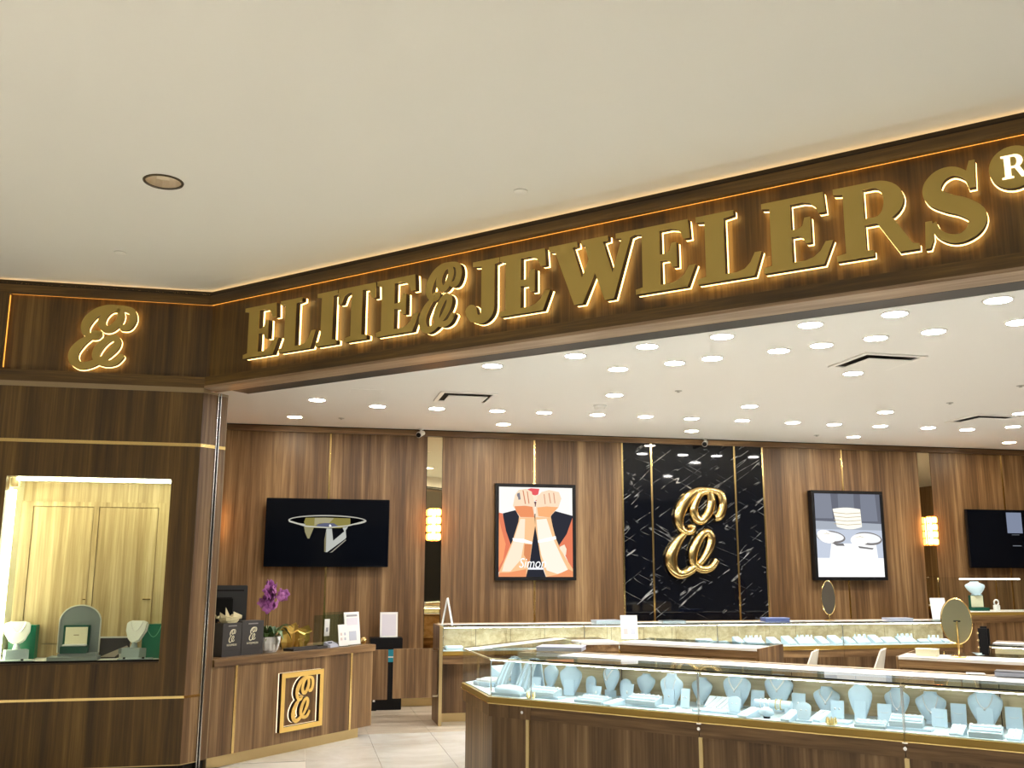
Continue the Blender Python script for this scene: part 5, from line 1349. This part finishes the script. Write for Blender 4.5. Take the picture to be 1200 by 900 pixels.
part('frame_face', frame_mb(-.052, -.046), GOLDE, t)
part('frame_return', frame_mb(-.046, -.013, -.001), SIGNSIDE, t)
part('frame_glow', frame_mb(-.013, -.004), E_WARM, t)
part('emblem_face', logo_ribbon(.27, .40, -.052, -.046, .001, 1.125, .245), GOLDE, t)
part('emblem_return', logo_ribbon(.27, .40, -.044, -.013, 0, 1.125, .245), SIGNSIDE, t)
part('emblem_glow', logo_ribbon(.27, .40, -.011, -.002, .001, 1.125, .245), E_WARM, t)
part('mounting_stud', MB().box(1.01, 1.02, -.005, 0, .3, .31).box(1.15, 1.16, -.006, 0, .35, .36), STEEL, t)
def dk(x, y, z=DZ1): return (P[0] + (x - y) / R2, P[1] + (x + y) / R2, z)
# shopping bags
def shop_bag(lab, x, y, w_, h, dp, rk=0.0):
    t = thing('shopping_bag', lab, 'shopping bag', dk(x, y), RD + rk, 'charcoal shopping bags on the desk')
    part('bag_body', MB().rings([[(-w_ / 2, -dp / 2, 0), (w_ / 2, -dp / 2, 0), (w_ / 2, dp / 2, 0), (-w_ / 2, dp / 2, 0)], [(-w_ / 2, -dp / 2, h), (w_ / 2, -dp / 2, h), (w_ / 2, dp / 2, h), (-w_ / 2, dp / 2, h)]]), CHAR, t)
    part('handle_slot', MB().box(-w_ * .22, w_ * .22, -dp / 2 - .001, -dp / 2, h * .90, h * .935), plain('slot_grey', (.25, .24, .23), .5) if 'slot_grey' not in MATS else MATS['slot_grey'], t)
    part('fold_line', MB().box(-w_ / 2, w_ / 2, -dp / 2 - .0006, -dp / 2, h * .18, h * .184), BLACK, t)
    o = part('bag_emblem', logo_ribbon(w_ * .38, h * .42, -dp / 2 - .0016, -dp / 2 - .0004, -.0012, -w_ * .19, h * .40), CREAM, t)
    text_mesh('bag_lettering', 'ELITE JEWELERS', .022, CREAM, t, (0, -dp / 2 - .001, h * .32), width=w_ * .52)
    return t
shop_bag('charcoal gift bag with cream tissue beside the entrance pillar', .545, .17, .205, .275, .13)
shop_bag('charcoal gift bag standing against the orchid pot', .775, .17, .245, .285, .13)
t = thing('tissue_paper', 'crumpled cream tissue paper bursting from the charcoal gift bag', 'tissue paper', dk(.56, .17, DZ1 + .272), RD)
random.seed(3)
rr = []
for i in range(5):
    u = i / 4
    rr.append([((.075 + .06 * u) * math.cos(a) * (1 + random.uniform(-.18, .18) * u), (.045 + .02 * u) * math.sin(a), .002 + .085 * u * (.6 + random.uniform(-.3, .55) * u)) for a in [2 * PI * k / 14 for k in range(14)]])
part('paper_sheet', MB().rings(rr), TISSUE, t)
part('paper_fold', MB().add([(-.07, -.03, .01), (.0, -.04, .02), (-.045, .0, .135), (.02, .02, .06)], [(0, 1, 2), (1, 3, 2)]).add([(.02, -.03, .02), (.13, -.02, .06), (.06, .02, .095)], [(0, 1, 2)]), TISSUE, t)
# orchid
t = thing('orchid_plant', 'purple orchid in a white ribbed pot on the reception desk', 'plant', dk(1.035, .19), RD)
n = 32
part('pot', MB().rings([[(r * (1 + .035 * (k % 2)) * math.cos(2 * PI * k / n), r * (1 + .035 * (k % 2)) * math.sin(2 * PI * k / n), z) for k in range(n)] for r, z in ((.072, 0), (.088, .02), (.105, .08), (.110, .135), (.100, .135), (.095, .11))]), WHITE, t, label='white ribbed flower pot')
part('soil', MB().lathe([(.096, .11), (.05, .122), (.004, .125)], n=16), STEMM, t)
random.seed(11)
def leaf(mb, base, d, L, wd, lift, droop, n=6):
    d = Vector(d).normalized(); sd = Vector((-d.y, d.x, 0))
    vs = []; 
    for i in range(n + 1):
        u = i / n
        c = Vector(base) + d * (L * u) + Vector((0, 0, lift * math.sin(u * PI * .62) - droop * u * u))
        ww = wd * (math.sin(PI * min(1, .12 + .88 * u) ** .8) * .95 + .02)
        vs += [c + sd * ww + Vector((0, 0, ww * .3)), c, c - sd * ww + Vector((0, 0, ww * .3))]
    fs = []
    for i in range(n):
        for k in range(2): fs.append((i * 3 + k, i * 3 + k + 1, (i + 1) * 3 + k + 1, (i + 1) * 3 + k))
    return mb.add(vs, fs)
for k in range(13):
    a = 2 * PI * k / 13 + random.uniform(-.2, .2)
    part('leaf', leaf(MB(), (.04 * math.cos(a), .04 * math.sin(a), .12), (math.cos(a), math.sin(a), 0), random.uniform(.15, .25) * (.45 if math.cos(a) < -.2 else 1), random.uniform(.026, .042), random.uniform(.08, .16), random.uniform(.04, .12)), LEAF if k % 3 else LEAF2, t, True)
part('leaf', leaf(MB(), (-.01, -.10, .145), (.25, -.28, 0), .05, .036, .0, .13), LEAF2, t, True)
part('leaf', leaf(MB(), (.09, -.02, .13), (1, -.1, 0), .17, .02, .10, .14), LEAF, t, True)
for sx, pts in ((0, [(-.03, 0, .12), (-.035, 0, .28), (-.03, .0, .42), (-.02, -.01, .52), (.02, -.02, .56)]), (1, [(.0, .01, .12), (.0, .01, .28), (.01, .01, .40), (.04, 0, .47), (.10, -.01, .50), (.16, -.01, .50)])):
    part('flower_stem', MB().tube(spline(pts, 5), .004, 6), STEMM, t, True)
def bloom_mb():
    mb = MB()
    for k in range(5):
        a = 2 * PI * k / 5 + .3; d = Vector((math.cos(a), 0, math.sin(a)))
        sd = Vector((-d.z, 0, d.x)); vs = []
        for i in range(5):
            u = i / 4; c = d * (.048 * u) + Vector((0, -.006 - .008 * math.sin(u * PI), 0)); ww = .022 * math.sin(PI * (.15 + .8 * u))
            vs += [c + sd * ww, c + Vector((0, -.003, 0)), c - sd * ww]
        mb.add(vs, [(i * 3 + q, i * 3 + q + 1, i * 3 + q + 4, i * 3 + q + 3) for i in range(4) for q in range(2)])
    return mb
random.seed(5)
spots = [(-.055, .60), (-.02, .605), (.015, .59), (-.075, .56), (-.04, .555), (0, .55), (.035, .555), (-.085, .515), (-.05, .51), (-.01, .505), (.03, .51), (.07, .53), (.075, .495), (-.06, .465), (-.02, .46), (.02, .47), (-.05, .42), (-.01, .415), (-.08, .44), (-.03, .39), (.05, .575), (.03, .43), (-.065, .385)]
for k, (x, z) in enumerate(spots + [(.155, .515), (.165, .49)]):
    b = part('bloom', bloom_mb, PETAL if k % 3 else PETAL2, t, True, 'bloom%d' % (1 if k % 3 else 0), loc=(x, -.02 + random.uniform(-.03, .04), z - .01), rot=(random.uniform(-.5, .4), random.uniform(0, 6), random.uniform(-.7, .7)))
# gold foil bags, tray, acrylic stand, cards
def foil(lab, x, y, z, rk, sc):
    t = thing('gold_foil_bag', lab, 'gift wrap', dk(x, y, z), RD + rk, 'gold foil wraps on the desk')
    random.seed(int(x * 100))
    rr = [[((.11 * q) * math.cos(a) * random.uniform(.8, 1.2) * sc, .05 * q * math.sin(a) * sc, zz * sc * random.uniform(.9, 1.1)) for a in [2 * PI * k / 9 for k in range(9)]] for q, zz in ((.7, 0), (1.0, .06), (.95, .13), (1.15, .19))]
    for p_ in range(9): rr[0][p_] = (rr[0][p_][0], rr[0][p_][1], 0)
    part('foil_body', MB().rings(rr, False), GOLDFOIL, t)
    part('foil_base', MB().add(rr[0], [tuple(range(9))]), GOLDFOIL, t)
    part('foil_flap', MB().add([(-.11 * sc, -.04 * sc, .19 * sc), (.05 * sc, -.055 * sc, .235 * sc), (.13 * sc, -.03 * sc, .16 * sc), (-.02 * sc, -.06 * sc, .13 * sc)], [(0, 1, 2, 3)]), GOLDFOIL, t)
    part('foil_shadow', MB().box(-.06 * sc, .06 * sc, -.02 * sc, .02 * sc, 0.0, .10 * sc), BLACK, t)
    return t
foil('crumpled gold foil bag beside the orchid leaves', 1.42, .34, DZ1, .1, 1.0)
foil('smaller gold foil bag behind the acrylic stand', 1.66, .40, DZ1, -.15, .85)
foil('low gold foil scrap before the foil bags', 1.50, .24, DZ1, .3, .42)
t = thing('desk_tray', 'long dark tray lying on the reception desk before the gold foil', 'tray', dk(1.42, .10), RD)
part('tray_floor', MB().box(-.22, .22, -.065, .065, 0, .006), CHAR, t)
for a in ((-.22, .22, -.065, -.058), (-.22, .22, .058, .065), (-.22, -.213, -.058, .058), (.213, .22, -.058, .058)): part('tray_wall', MB().box(*a, .006, .024), CHAR, t)
t = thing('acrylic_stand', 'clear smoky acrylic brochure stand on the reception desk', 'brochure stand', dk(1.93, .27), RD)
part('front_sheet', MB().box(-.24, .24, -.004, 0, .004, .29), GLASSD, t)
part('rear_sheet', MB().box(-.05, .24, .06, .064, .004, .31), GLASSD, t)
part('base_sheet', MB().box(-.24, .24, -.03, .08, 0, .004), GLASSD, t)
part('leaflet', MB().box(-.10, -.03, -.008, -.004, .09, .25), PAPER, t)
part('leaflet_print', MB().box(-.08, -.05, -.0088, -.008, .13, .17), INK, t)
DOTS = [(-.30, -.12, .50, .62, PINKY), (.12, .30, .50, .62, SOFTB), (-.30, -.12, .28, .40, PINKY), (.12, .30, .28, .40, SOFTB)]
standing_sign('small white card with four printed squares on the reception desk', dk(1.885, .06), RD, .125, .205, DOTS)
standing_sign('tall white printed card at the end of the reception desk', dk(2.065, .10), RD, .215, .315, [(-.36, .36, .86, .92, INK), (-.36, .36, .60, .82, PALEP), (-.24, .24, .14, .42, SOFTB)])
t = thing('desk_ornament', 'small shiny gold ball ornament at the end of the reception desk', 'ornament', dk(2.215, .10), RD)
part('ball', MB().sphere((0, 0, .036), .036, 16, 10), GOLD, t, True)
part('ornament_foot', MB().lathe([(.02, 0), (.016, .008)], n=12), GOLD, t)
t = thing('card_terminal', 'grey card terminal lying before the acrylic stand', 'card terminal', dk(1.745, .09), RD + .2)
part('terminal_body', MB().add([(-.08, -.04, 0), (.08, -.04, 0), (.08, .04, 0), (-.08, .04, 0), (-.07, -.035, .025), (.07, -.035, .025), (.07, .035, .055), (-.07, .035, .055)], [(0, 3, 2, 1), (4, 5, 6, 7), (0, 1, 5, 4), (1, 2, 6, 5), (2, 3, 7, 6), (3, 0, 4, 7)]), SLATE, t, bevel=.003)
part('terminal_screen', MB().box(-.05, .0, -.01, .02, .040, .048), SCREEN, t)
# monitor
t = thing('computer_monitor', 'black computer monitor seen from behind on the reception desk', 'monitor', (-.70, 9.02, DZ1), .06)
part('stand_base', MB().box(-.11, .11, -.08, .08, 0, .012), BLACK, t, bevel=.004)
part('stand_neck', MB().box(-.03, .03, -.02, .02, .012, .32), BLACK, t, bevel=.004)
part('panel', MB().box(-.27, .27, -.0, .025, .27, .585), plain('dark_grey_plastic', (.03, .032, .036), .45), t, bevel=.006)
part('rear_hump', MB().box(-.19, .15, -.03, .0, .31, .48), BLACK, t, bevel=.01)
part('vent_slot', MB().box(-.24, .24, -.002, .0, .535, .545), BLACK, t)

# ================================================================== GATE, PEDESTAL
for lab, x0, x1, hx in (('walnut half height gate leaf hung on the reception desk', .40, .945, .945), ('walnut half height gate leaf hung on the back showcase end', 1.006, 1.466, 1.466)):
    t = thing('gate_leaf', lab, 'gate', ((x0 + x1) / 2, 10.33 if hx > 1 else 10.265, .278), 0, 'half height gate leaves')
    h_ = (x1 - x0) / 2
    if hx > 1:
        part('door_panel', MB().elev([(-h_, 0), (h_ - .05, 0), (h_ - .05, .03), (h_, .03), (h_, .47), (h_ - .05, .47), (h_ - .05, .495), (-h_, .495)], -.012, .012), WV, t, bevel=.002)
        for z in (.008, .478): part('hinge', MB().box(h_ - .045, h_ + .010, -.012, .012, z, z + .018), CHROME, t)
    else:
        part('door_panel', MB().box(-h_, h_, -.012, .012, 0, .493), WV, t, bevel=.002)
        part('catch', MB().box(.13, .15, -.012, .012, -.02, 0), CHROME, t)
        part('hinge', MB().box(-h_ - .075, -h_, -.01, .01, .40, .43), CHROME, t)
t = thing('black_pedestal', 'black pedestal with a teal lit band behind the gate', 'pedestal', (1.04, 11.58, 0))
part('body', MB().box(-.185, .185, -.06, .15, .0, .80), BLACK, t, bevel=.004)
part('side_step', MB().box(-.185, -.10, -.10, -.06, .0, .20), BLACK, t, bevel=.003)
part('teal_band', MB().box(-.02, .12, -.064, -.06, .53, .67), TEAL, t, label='teal lit panel')
part('band_bar', MB().box(-.02, .12, -.070, -.064, .58, .594), GREYEDGE, t)
standing_sign('white framed notice on the black pedestal', (1.065, 11.56, .80), 0, .205, .29, [(-.40, .40, .08, .92, PALEP)])

# ================================================================== DISPLAY WINDOW
WD = WZ0
def wbag(lab, x, y, rz, w_, h):
    t = thing('gift_bag', lab, 'gift bag', (x, y, WD), rz, 'green gift bags in the window')
    part('bag_body', MB().box(-w_ / 2, w_ / 2, -.05, .05, 0, h), GREEN, t, bevel=.002)
    part('cord_handle', MB().tube([(.06 * math.sin(a), -.052 - .004, h - .11 + .115 * abs(math.cos(a)) if False else h - .10 * (1 - abs(math.sin(a)) ** 2)) for a in [PI * (k / 12 - .5) for k in range(13)]], .003, 5), GREENBOX if False else plain('pale_green_cord', (.12, .45, .30), .5) if 'pale_green_cord' not in MATS else MATS['pale_green_cord'], t)
    part('bag_ribbon', MB().box(-w_ * .2, w_ * .2, -.053, -.05, h * .96, h), GREEN, t)
    return t
wbag('green gift bag behind the bust at the window light strip', -2.15, 8.69, .0, .20, .265)
wbag('green gift bag behind the bust at the window end towards the entrance', -1.14, 8.58, .15, .17, .27)
def wbust(lab, x, y, rz):
    t = thing('necklace_display', lab, 'display bust', (x, y, WD), rz, 'necklace displays in the window')
    part('block', MB().box(-.085, .085, -.05, .05, 0, .085), TRAYM, t, bevel=.003)
    part('neck_post', MB().tube([(0, 0, .085), (.0, .005, .13)], [.03, .018], 12), TRAYM, t, True)
    pts = [(-.10, .19), (-.055, .205), (.055, .205), (.10, .19), (.095, .12), (.055, .045), (0, .02), (-.055, .045), (-.095, .12)]
    o = part('necklace_board', MB().elev(pts, -.014, .014), plain('white_leatherette', (.70, .72, .70), .5) if 'white_leatherette' not in MATS else MATS['white_leatherette'], t, bevel=.01)
    o.location = (0, -.01, .10); o.rotation_euler = (-.25, 0, 0)
    part('chain', MB().tube([(.055 * u, -.018, .19 - .075 * (1 - u * u)) for u in [k / 6 - 1 for k in range(13)]], .0025, 5), SILVER, o)
    return t
wbust('white necklace board beside the window light strip turned right', -2.155, 8.52, .45)
wbust('white necklace board in the window beside the dark picture card turned left', -1.275, 8.52, -.45)
t = thing('arch_display', 'grey arched watch display with pale rim in the window', 'watch display', (-1.70, 8.50, WD))
part('plinth', MB().box(-.20, .17, -.10, .07, 0, .03), GREYARCH, t, bevel=.002)
part('step', MB().box(-.13, .155, -.07, .06, .03, .055), GREYARCH, t, bevel=.002)
ap = [(-.155, .055), (.155, .055), (.155, .30)] + [(.155 * math.cos(PI * k / 16), .30 + .125 * math.sin(PI * k / 16)) for k in range(1, 16)] + [(-.155, .30)]
part('arch_board', MB().elev(ap, .035, .06), GREYARCH, t)
part('arch_rim', MB().tube([(x, .036, z) for x, z in ap[1:]] + [(-.155, .036, .055)], .006, 6), GREYEDGE, t, True)
t = thing('watch_box', 'open green watch box with cream lining on the arched display', 'box', (-1.715, 8.475, WD + .055))
part('box_base', MB().box(-.10, .10, -.045, .045, 0, .055), GREENBOX, t, bevel=.003)
part('box_lid', MB().box(-.10, .10, .030, .052, .055, .215), GREENBOX, t, bevel=.003)
part('lid_lining', MB().box(-.083, .083, .026, .030, .065, .20), CREAM, t)
part('cushion', MB().box(-.088, .088, -.035, .028, .055, .068), PAPER, t, bevel=.003)
part('printed_mark', MB().box(-.02, .02, .0252, .026, .135, .141), YGOLD, t)
t = thing('picture_card', 'dark picture card with white top edge beside the arched display', 'display card', (-1.43, 8.60, WD))
o = part('card_board', MB().box(-.12, .11, 0, .008, 0, .16), plain('dark_picture', (.035, .030, .032), .3), t)
part('top_edge', MB().box(-.12, .11, -.004, .010, .16, .172), WHITE, t)
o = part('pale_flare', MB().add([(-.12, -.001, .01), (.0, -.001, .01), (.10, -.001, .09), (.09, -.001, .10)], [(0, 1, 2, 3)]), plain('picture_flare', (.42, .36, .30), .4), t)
t = thing('watch_stand', 'small watch on a clear stand before the dark picture card', 'watch', (-1.375, 8.50, WD))
part('stand_foot', MB().box(-.02, .02, -.02, .02, 0, .01), CREAM, t)
part('stand_post', MB().box(-.006, .006, -.004, .004, .01, .06), GREYEDGE, t)
part('watch_strap', MB().box(-.012, .012, -.010, -.004, .045, .085), GREYARCH, t, bevel=.002)
for x, w_, lab in ((-2.14, .30, 'low pale tray under the necklace board by the window light strip'), (-1.24, .26, 'low pale tray under the necklace board near the entrance')):
    t = thing('display_tray', lab, 'tray', (x, 8.40, WD), 0, 'low trays in the window')
    part('tray_slab', MB().box(-w_ / 2, w_ / 2, -.045, .045, 0, .014), TRAYM, t, bevel=.002)
    for sx in (-.6, .5): part('clip', MB().box(w_ / 2 * sx - .008, w_ / 2 * sx + .008, -.05, -.03, .0142, .026), BLACK, t)
